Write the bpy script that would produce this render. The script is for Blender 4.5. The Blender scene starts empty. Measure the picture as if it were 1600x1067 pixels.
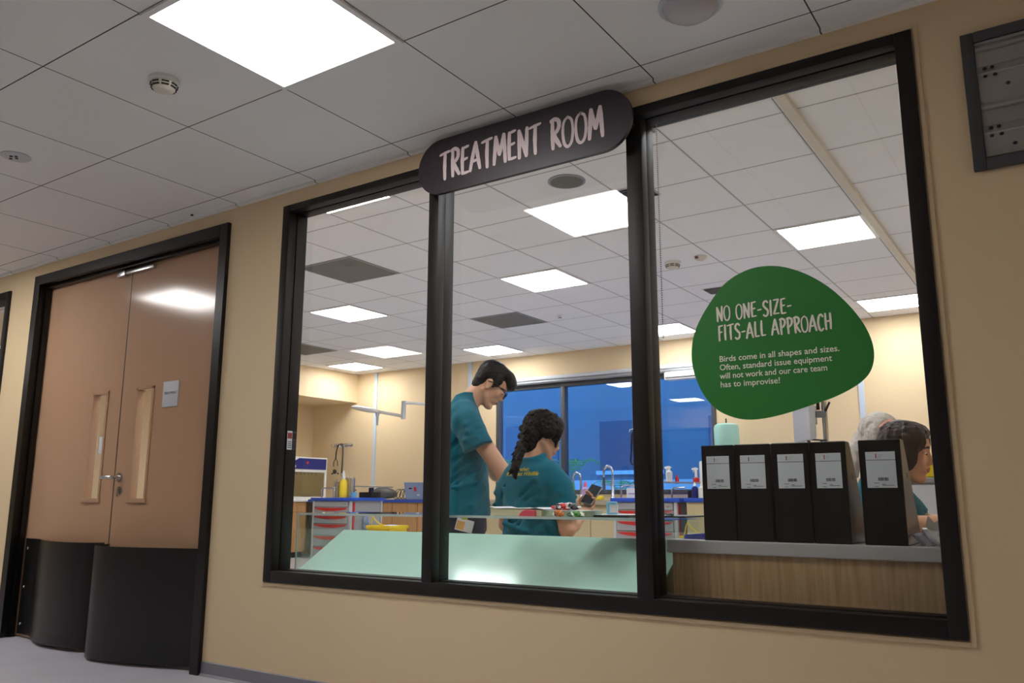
import bpy, bmesh, math, random
import numpy as np
from mathutils import Vector, Matrix
from mathutils.bvhtree import BVHTree

random.seed(7)
SC = bpy.context.scene
COL = SC.collection

# ------------------------------------------------------------------ camera
CAM = Vector((5.3606, -2.6745, 0.8381))
FPX, YAW, PITCH, ROLL = 1296.45, -0.59403, 0.18781, 0.00193
_f = Vector((math.sin(YAW) * math.cos(PITCH), math.cos(YAW) * math.cos(PITCH), math.sin(PITCH)))
_r0 = _f.cross(Vector((0, 0, 1))).normalized()
_u0 = _r0.cross(_f)
_r = _r0 * math.cos(ROLL) + _u0 * math.sin(ROLL)
_u = -_r0 * math.sin(ROLL) + _u0 * math.cos(ROLL)
cam_data = bpy.data.cameras.new('camera')
cam_data.sensor_width = 36.0
cam_data.lens = FPX * 36.0 / 1600.0
cam_data.clip_start = 0.05
cam = bpy.data.objects.new('camera', cam_data)
COL.objects.link(cam)
cam.matrix_world = Matrix(((_r.x, _u.x, -_f.x, CAM.x), (_r.y, _u.y, -_f.y, CAM.y), (_r.z, _u.z, -_f.z, CAM.z), (0, 0, 0, 1)))
SC.camera = cam

# ------------------------------------------------------------------ world (blue dusk outside the far windows) and exposure
W = bpy.data.worlds.new('dusk')
SC.world = W
W.use_nodes = True
_nt = W.node_tree
_bg = _nt.nodes['Background']
_tc = _nt.nodes.new('ShaderNodeTexCoord')
_sp = _nt.nodes.new('ShaderNodeSeparateXYZ')
_cr = _nt.nodes.new('ShaderNodeValToRGB')
_cr.color_ramp.elements[0].position = 0.0
_cr.color_ramp.elements[0].color = (0.05, 0.24, 0.62, 1)
_cr.color_ramp.elements[1].position = 0.7
_cr.color_ramp.elements[1].color = (0.03, 0.15, 0.45, 1)
_nt.links.new(_tc.outputs['Generated'], _sp.inputs[0])
_nt.links.new(_sp.outputs['Z'], _cr.inputs[0])
_nt.links.new(_cr.outputs[0], _bg.inputs[0])
_bg.inputs[1].default_value = 6.8
SC.view_settings.view_transform = 'Standard'
SC.view_settings.look = 'None'
SC.view_settings.gamma = 1.0
SC.view_settings.use_curve_mapping = False
SC.view_settings.exposure = 0.0
ROOM_LIGHT = 20.0        # emission of the treatment room's ceiling panels
HALL_LIGHT = 20.0        # emission of the corridor's ceiling panels


def at(px, py, Y):
    """point of the vertical plane y=Y seen at photo pixel (px,py)"""
    d = _f + _r * ((px - 800) / FPX) - _u * ((py - 533.5) / FPX)
    t = (Y - CAM.y) / d.y
    return CAM + d * t


# ------------------------------------------------------------------ materials
def lin(c):
    return c / 12.92 if c <= 0.04045 else ((c + 0.055) / 1.055) ** 2.4


def rgb(r, g, b):
    return (lin(r / 255), lin(g / 255), lin(b / 255), 1.0)


def mat(name, col, rough=0.5, metal=0.0, spec=0.5, var=0.06, scale=8.0, bump=0.0, bscale=60.0, stretch=None, coat=0.0, emit=None, estr=0.0, trans=0.0, sheen=0.0):
    m = bpy.data.materials.new(name)
    m.use_nodes = True
    nt = m.node_tree
    b = nt.nodes['Principled BSDF']
    b.inputs['Roughness'].default_value = rough
    b.inputs['Metallic'].default_value = metal
    b.inputs['Specular IOR Level'].default_value = spec
    b.inputs['Coat Weight'].default_value = coat
    b.inputs['Transmission Weight'].default_value = trans
    b.inputs['Sheen Weight'].default_value = sheen
    tc = nt.nodes.new('ShaderNodeTexCoord')
    mp = nt.nodes.new('ShaderNodeMapping')
    if stretch:
        mp.inputs['Scale'].default_value = stretch
    nt.links.new(tc.outputs['Object'], mp.inputs[0])
    nz = nt.nodes.new('ShaderNodeTexNoise')
    nz.inputs['Scale'].default_value = scale
    nz.inputs['Detail'].default_value = 4
    nt.links.new(mp.outputs[0], nz.inputs['Vector'])
    mx = nt.nodes.new('ShaderNodeMix')
    mx.data_type = 'RGBA'
    a = tuple(max(0, v * (1 - var)) for v in col[:3]) + (1,)
    c = tuple(min(1, v * (1 + var)) for v in col[:3]) + (1,)
    mx.inputs[6].default_value = a
    mx.inputs[7].default_value = c
    nt.links.new(nz.outputs[0], mx.inputs[0])
    nt.links.new(mx.outputs[2], b.inputs['Base Color'])
    if bump:
        n2 = nt.nodes.new('ShaderNodeTexNoise')
        n2.inputs['Scale'].default_value = bscale
        n2.inputs['Detail'].default_value = 3
        nt.links.new(mp.outputs[0], n2.inputs['Vector'])
        bp = nt.nodes.new('ShaderNodeBump')
        bp.inputs['Strength'].default_value = bump
        bp.inputs['Distance'].default_value = 0.01
        nt.links.new(n2.outputs[0], bp.inputs['Height'])
        nt.links.new(bp.outputs[0], b.inputs['Normal'])
    if emit:
        b.inputs['Emission Color'].default_value = emit
        b.inputs['Emission Strength'].default_value = estr
    return m


def math_node(nt, op, a, b=None):
    n = nt.nodes.new('ShaderNodeMath')
    n.operation = op
    for i, v in enumerate((a, b)):
        if v is None:
            continue
        if isinstance(v, (int, float)):
            n.inputs[i].default_value = v
        else:
            nt.links.new(v, n.inputs[i])
    return n.outputs[0]


def tile_mat(name, col, line, x0, y0, w, bar=None, bw=0.0, step=0.6):
    """ceiling tile pattern: thin joint lines every 0.6 m in x and y (object space = world)"""
    m = mat(name, col, rough=0.85, spec=0.2, var=0.03, scale=1.3, bump=0.08, bscale=350)
    nt = m.node_tree
    b = nt.nodes['Principled BSDF']
    src = b.inputs['Base Color'].links[0].from_socket
    tc = nt.nodes.new('ShaderNodeTexCoord')
    sp = nt.nodes.new('ShaderNodeSeparateXYZ')
    nt.links.new(tc.outputs['Object'], sp.inputs[0])
    ds = []
    for k, o in ((0, x0), (1, y0)):
        t = math_node(nt, 'SUBTRACT', sp.outputs[k], o - 0.3)
        t = math_node(nt, 'DIVIDE', t, step)
        t = math_node(nt, 'FRACT', t)
        t = math_node(nt, 'SUBTRACT', t, 0.5)
        t = math_node(nt, 'ABSOLUTE', t)
        ds.append(t)
    d = math_node(nt, 'MINIMUM', ds[0], ds[1])
    d = math_node(nt, 'MULTIPLY', d, step)
    for ww, cc in ((bw, bar), (w, line)):
        if not cc:
            continue
        k = math_node(nt, 'LESS_THAN', d, ww / 2)
        mx = nt.nodes.new('ShaderNodeMix')
        mx.data_type = 'RGBA'
        nt.links.new(k, mx.inputs[0])
        nt.links.new(src, mx.inputs[6])
        mx.inputs[7].default_value = cc
        src = mx.outputs[2]
    nt.links.new(src, b.inputs['Base Color'])
    return m


def wood_mat(name, c1, c2, axis_scale=(22, 22, 1.2), rough=0.45):
    m = mat(name, c1, rough=rough, var=0.05)
    nt = m.node_tree
    b = nt.nodes['Principled BSDF']
    tc = nt.nodes.new('ShaderNodeTexCoord')
    mp = nt.nodes.new('ShaderNodeMapping')
    mp.inputs['Scale'].default_value = axis_scale
    nt.links.new(tc.outputs['Object'], mp.inputs[0])
    nz = nt.nodes.new('ShaderNodeTexNoise')
    nz.inputs['Scale'].default_value = 3.0
    nz.inputs['Detail'].default_value = 6
    nz.inputs['Distortion'].default_value = 0.4
    nt.links.new(mp.outputs[0], nz.inputs['Vector'])
    cr = nt.nodes.new('ShaderNodeValToRGB')
    cr.color_ramp.elements[0].position = 0.35
    cr.color_ramp.elements[0].color = c2
    cr.color_ramp.elements[1].position = 0.62
    cr.color_ramp.elements[1].color = c1
    nt.links.new(nz.outputs[0], cr.inputs[0])
    nt.links.new(cr.outputs[0], b.inputs['Base Color'])
    return m


def glass_mat(name, tint, refl=1.0, base=0.04, rough=0.0):
    m = bpy.data.materials.new(name)
    m.use_nodes = True
    nt = m.node_tree
    for n in list(nt.nodes):
        nt.nodes.remove(n)
    out = nt.nodes.new('ShaderNodeOutputMaterial')
    tr = nt.nodes.new('ShaderNodeBsdfTransparent')
    tr.inputs[0].default_value = tint
    gl = nt.nodes.new('ShaderNodeBsdfGlossy')
    gl.inputs['Roughness'].default_value = rough
    gl.inputs[0].default_value = (refl, refl, refl, 1)
    lw = nt.nodes.new('ShaderNodeLayerWeight')
    lw.inputs[0].default_value = 0.5
    p = math_node(nt, 'POWER', lw.outputs['Facing'], 5.0)
    p = math_node(nt, 'MULTIPLY', p, 1 - base)
    p = math_node(nt, 'ADD', p, base)
    mx = nt.nodes.new('ShaderNodeMixShader')
    nt.links.new(p, mx.inputs[0])
    nt.links.new(tr.outputs[0], mx.inputs[1])
    nt.links.new(gl.outputs[0], mx.inputs[2])
    nt.links.new(mx.outputs[0], out.inputs[0])
    return m


M = {}
M['wall'] = mat('cream_wall_paint', rgb(228, 204, 164), rough=0.6, spec=0.3, var=0.025, scale=1.5, bump=0.03, bscale=220)
M['roomwall'] = mat('room_wall_paint', rgb(236, 212, 172), rough=0.6, spec=0.3, var=0.02, scale=1.2, bump=0.02, bscale=200)
M['ceil'] = tile_mat('corridor_ceiling_tiles', rgb(238, 237, 232), rgb(84, 80, 76), 0.0, -0.132, 0.005)
M['roomceil'] = tile_mat('room_ceiling_tiles', rgb(246, 246, 246), rgb(150, 148, 146), 1.3193, 3.0808, 0.007, rgb(234, 234, 234), 0.024)
M['floor'] = mat('corridor_vinyl_floor', rgb(200, 198, 208), rough=0.45, spec=0.4, var=0.10, scale=3.0)
M['roomfloor'] = mat('room_vinyl_floor', rgb(205, 205, 212), rough=0.4, var=0.05, scale=2.5)
M['frame'] = mat('dark_bronze_frame', rgb(27, 21, 20), rough=0.5, metal=0.0, spec=0.35, var=0.12, scale=20)
M['doorframe'] = mat('black_gloss_frame', rgb(13, 11, 11), rough=0.35, spec=0.4, var=0.1, scale=15)
M['door'] = mat('tan_door_laminate', rgb(192, 154, 124), rough=0.13, spec=0.5, var=0.03, scale=1.2, bump=0.006, bscale=9)
M['flap'] = mat('black_rubber_sheet', rgb(13, 12, 12), rough=0.36, spec=0.5, var=0.25, scale=220, bump=0.05, bscale=400)
M['glass'] = glass_mat('clear_glass', (0.965, 0.975, 0.97, 1))
M['acrylic'] = glass_mat('green_edged_glass', (0.90, 0.95, 0.93, 1), base=0.05)
M['edge'] = mat('glass_edge', rgb(205, 222, 216), rough=0.2, var=0.03)
M['mint'] = mat('mint_back_painted_glass', rgb(196, 232, 220), rough=0.12, spec=0.6, var=0.03, scale=2.0)
M['white'] = mat('white_plastic', rgb(235, 235, 232), rough=0.4, var=0.02)
M['offwhite'] = mat('ivory_plastic', rgb(222, 216, 198), rough=0.45, var=0.03)
M['lightgrey'] = mat('light_grey_plastic', rgb(200, 202, 206), rough=0.45, var=0.03)
M['grey'] = mat('grey_metal', rgb(150, 152, 155), rough=0.4, metal=0.3, var=0.05)
M['darkgrey'] = mat('dark_grey', rgb(72, 72, 76), rough=0.5, var=0.12, scale=12)
M['grille'] = mat('perforated_grey_tile', rgb(112, 110, 104), rough=0.7, var=0.1, scale=300)
M['black'] = mat('black_plastic', rgb(20, 20, 22), rough=0.4, var=0.1)
M['steel'] = mat('brushed_steel', rgb(205, 205, 208), rough=0.22, metal=1.0, var=0.05, scale=60)
M['louver'] = mat('louver_metal', rgb(156, 152, 147), rough=0.35, metal=0.2, var=0.15, scale=25, bump=0.06, bscale=120)
M['louverframe'] = mat('grey_hammered_paint', rgb(66, 66, 68), rough=0.5, var=0.2, scale=150, bump=0.15, bscale=160)
M['sign'] = mat('aubergine_sign_board', rgb(48, 36, 44), rough=0.42, spec=0.5, var=0.12, scale=160)
M['letter'] = mat('pale_pink_lettering', rgb(232, 214, 214), rough=0.5, var=0.04, scale=40)
M['letter2'] = mat('cream_lettering', rgb(252, 246, 230), rough=0.5, var=0.04, scale=60)
M['green'] = mat('green_vinyl_sticker', rgb(54, 132, 60), rough=0.4, spec=0.4, var=0.05, scale=3)
M['tub'] = mat('grey_skirting_vinyl', rgb(128, 128, 136), rough=0.4, var=0.05)
M['skin'] = mat('skin', rgb(224, 172, 142), rough=0.5, spec=0.4, var=0.05, scale=14, bump=0.03, bscale=140)
M['skin2'] = mat('fair_skin', rgb(232, 160, 138), rough=0.5, spec=0.4, var=0.06, scale=14, bump=0.03, bscale=140)
M['lip'] = mat('lips', rgb(186, 104, 92), rough=0.4, var=0.04)
M['brow'] = mat('brow_hair', rgb(44, 34, 30), rough=0.7, var=0.2)
M['teal'] = mat('teal_scrub_cotton', rgb(0, 104, 126), rough=0.8, spec=0.2, var=0.12, scale=10, bump=0.6, bscale=11, stretch=(1, 1, 0.45), sheen=0.1)
M['navy'] = mat('charcoal_trousers', rgb(62, 64, 76), rough=0.85, spec=0.2, var=0.1, scale=10, bump=0.2, bscale=20)
M['hair'] = mat('black_hair', rgb(14, 12, 15), rough=0.42, spec=0.2, var=0.35, scale=30, bump=0.5, bscale=110, stretch=(0.35, 1, 1))
M['hairblack'] = mat('glossy_black_hair', rgb(5, 4, 5), rough=0.45, spec=0.12, var=0.4, scale=40, bump=0.9, bscale=70)
M['hairbrown'] = mat('dark_brown_hair', rgb(58, 44, 40), rough=0.42, spec=0.35, var=0.35, scale=40, bump=0.6, bscale=120, stretch=(1, 1, 0.3))
M['hairgrey'] = mat('silver_hair', rgb(208, 200, 192), rough=0.5, spec=0.5, var=0.25, scale=40, bump=0.6, bscale=110, stretch=(1, 1, 0.35))
M['yellowtext'] = mat('yellow_print', rgb(232, 206, 70), rough=0.6, var=0.03)
M['paper'] = mat('white_paper', rgb(226, 232, 236), rough=0.7, var=0.02)
M['pages'] = mat('cream_pages', rgb(226, 218, 178), rough=0.8, var=0.05, scale=6, stretch=(1, 1, 120))
M['red'] = mat('red_plastic', rgb(200, 40, 38), rough=0.4, var=0.04)
M['pink'] = mat('pink_plastic', rgb(240, 90, 110), rough=0.5, var=0.04)
M['blue'] = mat('royal_blue_laminate', rgb(34, 84, 200), rough=0.35, var=0.04)
M['paleblue'] = mat('pale_blue_plastic', rgb(120, 190, 225), rough=0.4, var=0.04)
M['laptop'] = mat('laptop_lid_blue', rgb(150, 172, 214), rough=0.35, metal=0.4, var=0.03)
M['navyblue'] = mat('navy_control_panel', rgb(28, 40, 120), rough=0.35, var=0.05)
M['yellow'] = mat('yellow_plastic', rgb(240, 208, 40), rough=0.45, var=0.05)
M['leaf'] = mat('palm_leaf', rgb(84, 176, 92), rough=0.55, var=0.2, scale=8)
M['wood'] = wood_mat('light_oak_laminate', rgb(212, 180, 136), rgb(190, 154, 110))
M['wood2'] = wood_mat('warm_beech_laminate', rgb(214, 168, 116), rgb(196, 148, 98))
M['creamlam'] = mat('cream_cabinet_laminate', rgb(206, 190, 150), rough=0.45, var=0.03)
M['cartgrey'] = mat('cart_grey_panel', rgb(172, 174, 178), rough=0.4, var=0.03)
M['counter'] = mat('grey_white_worktop', rgb(196, 194, 192), rough=0.4, var=0.03)
M['file'] = mat('black_file_box', rgb(20, 19, 19), rough=0.3, spec=0.5, var=0.2, scale=200)
M['lilac'] = mat('lilac_bottle', rgb(190, 160, 205), rough=0.35, var=0.04)
M['clearish'] = mat('frosted_clear_plastic', rgb(214, 220, 230), rough=0.25, var=0.03)
M['mintbottle'] = mat('mint_canister', rgb(170, 222, 208), rough=0.3, var=0.03)
M['facade'] = mat('dusk_facade', rgb(120, 130, 140), rough=0.8, var=0.1, scale=1.5)
M['facade2'] = mat('pale_ledge', rgb(215, 225, 232), rough=0.7, var=0.05)
M['darkglass'] = mat('dark_window', rgb(78, 96, 118), rough=0.15, var=0.1)
M['lens'] = glass_mat('spectacle_lens', (0.95, 0.95, 0.95, 1))
M['diffuser'] = mat('lit_diffuser', rgb(250, 250, 250), emit=(0.98, 0.98, 1.0, 1), estr=ROOM_LIGHT, var=0.0)
M['hall_diffuser'] = mat('lit_diffuser_corridor', rgb(250, 250, 250), emit=(1.0, 0.98, 0.96, 1), estr=HALL_LIGHT, var=0.0)


# ------------------------------------------------------------------ mesh builder
class MB:
    def __init__(s):
        s.bm = bmesh.new()
        s.mi = 0

    def _tag(s, n0):
        s.bm.faces.ensure_lookup_table()
        for f in s.bm.faces[n0:]:
            f.material_index = s.mi

    def poly(s, pts):
        n0 = len(s.bm.faces)
        s.bm.faces.new([s.bm.verts.new(p) for p in pts])
        s._tag(n0)
        return s

    def box(s, x0, x1, y0, y1, z0, z1, bev=0.0, rot=None, piv=None):
        n0 = len(s.bm.faces)
        b2 = bmesh.new()
        vs = [b2.verts.new((x, y, z)) for x in (x0, x1) for y in (y0, y1) for z in (z0, z1)]
        for q in ((0, 1, 3, 2), (4, 6, 7, 5), (0, 4, 5, 1), (2, 3, 7, 6), (0, 2, 6, 4), (1, 5, 7, 3)):
            b2.faces.new([vs[i] for i in q])
        bmesh.ops.recalc_face_normals(b2, faces=b2.faces)
        if bev > 0:
            bmesh.ops.bevel(b2, geom=list(b2.edges), offset=min(bev, 0.49 * min(abs(x1 - x0), abs(y1 - y0), abs(z1 - z0))), segments=2, profile=0.5, affect='EDGES')
        s._merge(b2, rot, piv if piv else ((x0 + x1) / 2, (y0 + y1) / 2, (z0 + z1) / 2))
        s._tag(n0)
        return s

    def _merge(s, b2, rot=None, piv=(0, 0, 0)):
        if rot is not None:
            T = Matrix.Translation(piv) @ rot.to_4x4() @ Matrix.Translation(-Vector(piv))
            bmesh.ops.transform(b2, matrix=T, verts=b2.verts)
        mp = {v: s.bm.verts.new(v.co) for v in b2.verts}
        for f in b2.faces:
            try:
                s.bm.faces.new([mp[v] for v in f.verts])
            except ValueError:
                pass
        b2.free()

    def prism(s, pts, d, origin=(0, 0, 0)):
        """polygon (list of 3-D points, planar) extruded by vector d"""
        n0 = len(s.bm.faces)
        d = Vector(d)
        o = Vector(origin)
        a = [s.bm.verts.new(Vector(p) + o) for p in pts]
        b = [s.bm.verts.new(Vector(p) + o + d) for p in pts]
        n = len(pts)
        s.bm.faces.new(a)
        s.bm.faces.new(b[::-1])
        for i in range(n):
            s.bm.faces.new((a[i], b[i], b[(i + 1) % n], a[(i + 1) % n]))
        s._tag(n0)
        return s

    def lathe(s, prof, o=(0, 0, 0), seg=24, axis='Z', rot=None):
        n0 = len(s.bm.faces)
        b2 = bmesh.new()
        rings = []
        for r, z in prof:
            if r < 1e-6:
                rings.append([b2.verts.new((0, 0, z))])
            else:
                rings.append([b2.verts.new((r * math.cos(2 * math.pi * i / seg), r * math.sin(2 * math.pi * i / seg), z)) for i in range(seg)])
        for A, B in zip(rings, rings[1:]):
            for i in range(seg):
                j = (i + 1) % seg
                if len(A) == 1 and len(B) == 1:
                    continue
                if len(A) == 1:
                    b2.faces.new((A[0], B[j], B[i]))
                elif len(B) == 1:
                    b2.faces.new((A[i], A[j], B[0]))
                else:
                    b2.faces.new((A[i], A[j], B[j], B[i]))
        for R_ in (rings[0], rings[-1]):
            if len(R_) > 2:
                b2.faces.new(R_)
        bmesh.ops.recalc_face_normals(b2, faces=b2.faces)
        Rm = Matrix.Identity(3)
        if axis == 'Y':
            Rm = Matrix.Rotation(-math.pi / 2, 3, 'X')
        if axis == 'X':
            Rm = Matrix.Rotation(math.pi / 2, 3, 'Y')
        if rot is not None:
            Rm = rot.to_3x3() @ Rm
        bmesh.ops.transform(b2, matrix=Matrix.Translation(o) @ Rm.to_4x4(), verts=b2.verts)
        s._merge(b2)
        s._tag(n0)
        return s

    def ell(s, c, r, rot=None, seg=20):
        n0 = len(s.bm.faces)
        b2 = bmesh.new()
        bmesh.ops.create_uvsphere(b2, u_segments=seg, v_segments=max(6, seg // 2), radius=1.0)
        Rm = rot.to_4x4() if rot is not None else Matrix.Identity(4)
        bmesh.ops.transform(b2, matrix=Matrix.Translation(c) @ Rm @ Matrix.Diagonal((r[0], r[1], r[2], 1)), verts=b2.verts)
        s._merge(b2)
        s._tag(n0)
        return s

    def tube(s, path, r, seg=10, closed=False):
        n0 = len(s.bm.faces)
        P = [Vector(p) for p in path]
        n = len(P)
        rs = r if isinstance(r, (list, tuple)) else [r] * n
        rings = []
        up = None
        for i in range(n):
            a = P[i - 1] if (i > 0 or closed) else P[i]
            b = P[(i + 1) % n] if (i < n - 1 or closed) else P[i]
            t = (b - a).normalized()
            if up is None:
                up = Vector((0, 0, 1)) if abs(t.z) < 0.9 else Vector((1, 0, 0))
            x = t.cross(up)
            if x.length < 1e-5:
                x = t.cross(Vector((0, 1, 0.3)))
            x.normalize()
            y = x.cross(t).normalized()
            up = y
            rings.append([s.bm.verts.new(P[i] + (x * math.cos(2 * math.pi * k / seg) + y * math.sin(2 * math.pi * k / seg)) * rs[i]) for k in range(seg)])
        pr = list(zip(rings, rings[1:])) + ([(rings[-1], rings[0])] if closed else [])
        for A, B in pr:
            for k in range(seg):
                j = (k + 1) % seg
                s.bm.faces.new((A[k], A[j], B[j], B[k]))
        if not closed:
            s.bm.faces.new(rings[0][::-1])
            s.bm.faces.new(rings[-1])
        s._tag(n0)
        return s

    def sheet(s, prof, z0, z1, t):
        """plan-profile (x,y) strip extruded in z with thickness t"""
        n0 = len(s.bm.faces)
        P = [Vector((p[0], p[1])) for p in prof]
        n = len(P)
        L = []
        for i in range(n):
            a = P[max(i - 1, 0)]
            b = P[min(i + 1, n - 1)]
            d = (b - a).normalized()
            nn = Vector((-d.y, d.x)) * t / 2
            L.append((P[i] + nn, P[i] - nn))
        ring = [q[0] for q in L] + [q[1] for q in L[::-1]]
        lo = [s.bm.verts.new((q.x, q.y, z0)) for q in ring]
        hi = [s.bm.verts.new((q.x, q.y, z1)) for q in ring]
        m = len(ring)
        for i in range(m):
            j = (i + 1) % m
            s.bm.faces.new((lo[i], lo[j], hi[j], hi[i]))
        for i in range(n - 1):
            a, b, c, d = i, i + 1, m - 2 - i, m - 1 - i
            s.bm.faces.new((lo[d], lo[c], lo[b], lo[a]))
            s.bm.faces.new((hi[a], hi[b], hi[c], hi[d]))
        s._tag(n0)
        return s

    def build(s, name, mats, parent=None, smooth=40, loc=None):
        me = bpy.data.meshes.new(name)
        bmesh.ops.recalc_face_normals(s.bm, faces=s.bm.faces)
        s.bm.to_mesh(me)
        s.bm.free()
        return link(name, me, mats, parent, smooth, loc)


def link(name, me, mats, parent=None, smooth=40, loc=None):
    for m in (mats if isinstance(mats, (list, tuple)) else [mats]):
        me.materials.append(m)
    if smooth:
        for p in me.polygons:
            p.use_smooth = True
        try:
            me.set_sharp_from_angle(angle=math.radians(smooth))
        except Exception:
            pass
    o = bpy.data.objects.new(name, me)
    COL.objects.link(o)
    if parent:
        o.parent = parent
    if loc:
        o.location = loc
    return o


def tag(o, label=None, cat=None, group=None, kind=None):
    if label:
        o['label'] = label
    if cat:
        o['category'] = cat
    if group:
        o['group'] = group
    if kind:
        o['kind'] = kind
    return o


def thing(name, label, cat, loc=(0, 0, 0), rz=0.0, group=None, kind=None):
    o = bpy.data.objects.new(name, None)
    o.empty_display_size = 0.05
    COL.objects.link(o)
    o.location = loc
    o.rotation_euler = (0, 0, rz)
    return tag(o, label, cat, group, kind)


def struct(name, mb, m, parent=None, smooth=0):
    o = mb.build(name, m, parent, smooth)
    if not parent:
        o['kind'] = 'structure'
    return o


def dup(root, loc, rz=None, label=None, group=None):
    r = root.copy()
    COL.objects.link(r)
    r.location = loc
    if rz is not None:
        r.rotation_euler = (0, 0, rz)
    if label:
        r['label'] = label
    if group:
        r['group'] = group
    for ch in list(root.children):
        c = ch.copy()
        COL.objects.link(c)
        c.parent = r
        for g in ch.children:
            d = g.copy()
            COL.objects.link(d)
            d.parent = c
    return r


def text_mesh(body, size, shear=0.0, extrude=0.0004, align='LEFT', space=1.0, line=1.0, bold=0.0):
    cu = bpy.data.curves.new('txt', 'FONT')
    cu.body = body
    cu.size = size
    cu.shear = shear
    cu.extrude = extrude
    cu.offset = bold
    cu.align_x = align
    cu.space_character = space
    cu.space_line = line
    cu.resolution_u = 3
    o = bpy.data.objects.new('txt', cu)
    COL.objects.link(o)
    dg = bpy.context.evaluated_depsgraph_get()
    me = bpy.data.meshes.new_from_object(o.evaluated_get(dg))
    bpy.data.objects.remove(o)
    bpy.data.curves.remove(cu)
    me.materials.clear()
    return me


def xf(me, mtx):
    me.transform(mtx)
    return me


FRONT = Matrix.Rotation(math.pi / 2, 4, 'X')       # text plane -> upright, facing -y

# ------------------------------------------------------------------ brush lettering
GLY = {
    'T': (.50, [[(0, .93), (.25, .97), (.5, 1.0)], [(.27, .98), (.25, .5), (.27, 0)]]),
    'R': (.46, [[(.1, .97), (.1, .5), (.12, 0)], [(.02, .95), (.2, 1.0), (.38, .9), (.38, .68), (.24, .53), (.1, .5)], [(.16, .5), (.3, .25), (.46, .03)]]),
    'E': (.42, [[(.1, .98), (.08, .5), (.1, .03)], [(.08, .96), (.38, 1.0)], [(.1, .53), (.33, .57)], [(.1, .04), (.4, .06)]]),
    'A': (.52, [[(0, 0), (.12, .5), (.27, 1.0)], [(.27, 1.0), (.38, .5), (.5, .02)], [(.1, .32), (.42, .36)]]),
    'M': (.62, [[(.04, 0), (.08, .5), (.12, .98)], [(.12, .98), (.22, .6), (.31, .3)], [(.31, .3), (.42, .65), (.52, 1.0)], [(.52, 1.0), (.56, .5), (.6, 0)]]),
    'N': (.50, [[(.08, 0), (.08, .5), (.06, .97)], [(.06, .97), (.24, .5), (.42, .02)], [(.42, .02), (.43, .5), (.45, 1.0)]]),
    'O': (.50, [[(.26, 1.0), (.08, .85), (.03, .5), (.1, .12), (.26, 0), (.42, .14), (.48, .5), (.42, .87), (.24, .99)]]),
    'S': (.42, [[(.38, .88), (.26, 1.0), (.1, .92), (.06, .72), (.2, .54), (.36, .36), (.34, .1), (.18, 0), (.03, .1)]]),
    'I': (.2, [[(.1, 1.0), (.09, .5), (.1, 0)]]),
    'Z': (.44, [[(.04, .95), (.4, .98)], [(.4, .98), (.2, .45), (.03, .04)], [(.03, .04), (.42, .06)]]),
    'F': (.40, [[(.1, .98), (.09, .5), (.1, 0)], [(.08, .96), (.4, 1.0)], [(.1, .54), (.32, .58)]]),
    'L': (.40, [[(.1, 1.0), (.08, .5), (.1, .04)], [(.1, .04), (.38, .07)]]),
    'P': (.44, [[(.1, .97), (.1, .5), (.12, 0)], [(.02, .95), (.2, 1.0), (.39, .88), (.38, .64), (.24, .47), (.1, .45)]]),
    'C': (.42, [[(.4, .85), (.28, 1.0), (.12, .88), (.05, .5), (.12, .12), (.26, 0), (.4, .12)]]),
    'H': (.50, [[(.08, 1.0), (.08, .5), (.1, 0)], [(.42, 1.0), (.43, .5), (.42, .02)], [(.08, .48), (.43, .54)]]),
    '-': (.34, [[(.04, .44), (.3, .47)]]),
    ' ': (.30, []),
}


def crom(P, n=5):
    out = []
    for i in range(len(P) - 1):
        p0, p1, p2, p3 = P[max(i - 1, 0)], P[i], P[i + 1], P[min(i + 2, len(P) - 1)]
        for k in range(n):
            t = k / n
            out.append(tuple(0.5 * ((2 * b) + (-a + c) * t + (2 * a - 5 * b + 4 * c - d) * t * t + (-a + 3 * b - 3 * c + d) * t ** 3) for a, b, c, d in zip(p0, p1, p2, p3)))
    out.append(tuple(P[-1]))
    return out


def brush(text, height, width_total, thick, gap=.08):
    """brush capitals as a thin mesh in the xz plane (front faces -y)"""
    rnd = random.Random(len(text))
    tot = sum(GLY[c][0] for c in text) + gap * (len(text) - 1)
    sx = width_total / tot
    mb = MB()
    x = 0.0
    lay = 0
    for c in text:
        w, strokes = GLY[c]
        dz = rnd.uniform(-.03, .03) * height
        for st in strokes:
            P = [Vector(((x + a) * sx, b * height + dz)) for a, b in crom(st)]
            n = len(P)
            vert = abs(P[-1].y - P[0].y) > abs(P[-1].x - P[0].x)
            lay = (lay + 1) % 7
            y0 = -0.0012 - 0.00012 * lay
            Lh, Rh = [], []
            for i in range(n):
                a, b = P[max(i - 1, 0)], P[min(i + 1, n - 1)]
                d = (b - a).normalized()
                nn = Vector((-d.y, d.x))
                t = i / (n - 1)
                ww = thick * (1.0 if vert else .72) * (.86 + .22 * math.sin(math.pi * t)) * rnd.uniform(.93, 1.07) / 2
                Lh.append(P[i] + nn * ww)
                Rh.append(P[i] - nn * ww)
            for i in range(n - 1):
                q = [Lh[i], Lh[i + 1], Rh[i + 1], Rh[i]]
                mb.prism([(v.x, y0, v.y) for v in q], (0, .0006, 0))
            d0, d1 = (P[0] - P[1]).normalized(), (P[-1] - P[-2]).normalized()
            for e, dd, A, B in ((P[0], d0, Lh[0], Rh[0]), (P[-1], d1, Rh[-1], Lh[-1])):
                tip = [e + dd * thick * .22 + (A - e) * .6, e + dd * thick * .3 + (B - e) * .55]
                mb.prism([(v.x, y0, v.y) for v in (A, tip[0], tip[1], B)], (0, .0006, 0))
        x += w + gap
    return mb

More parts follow.
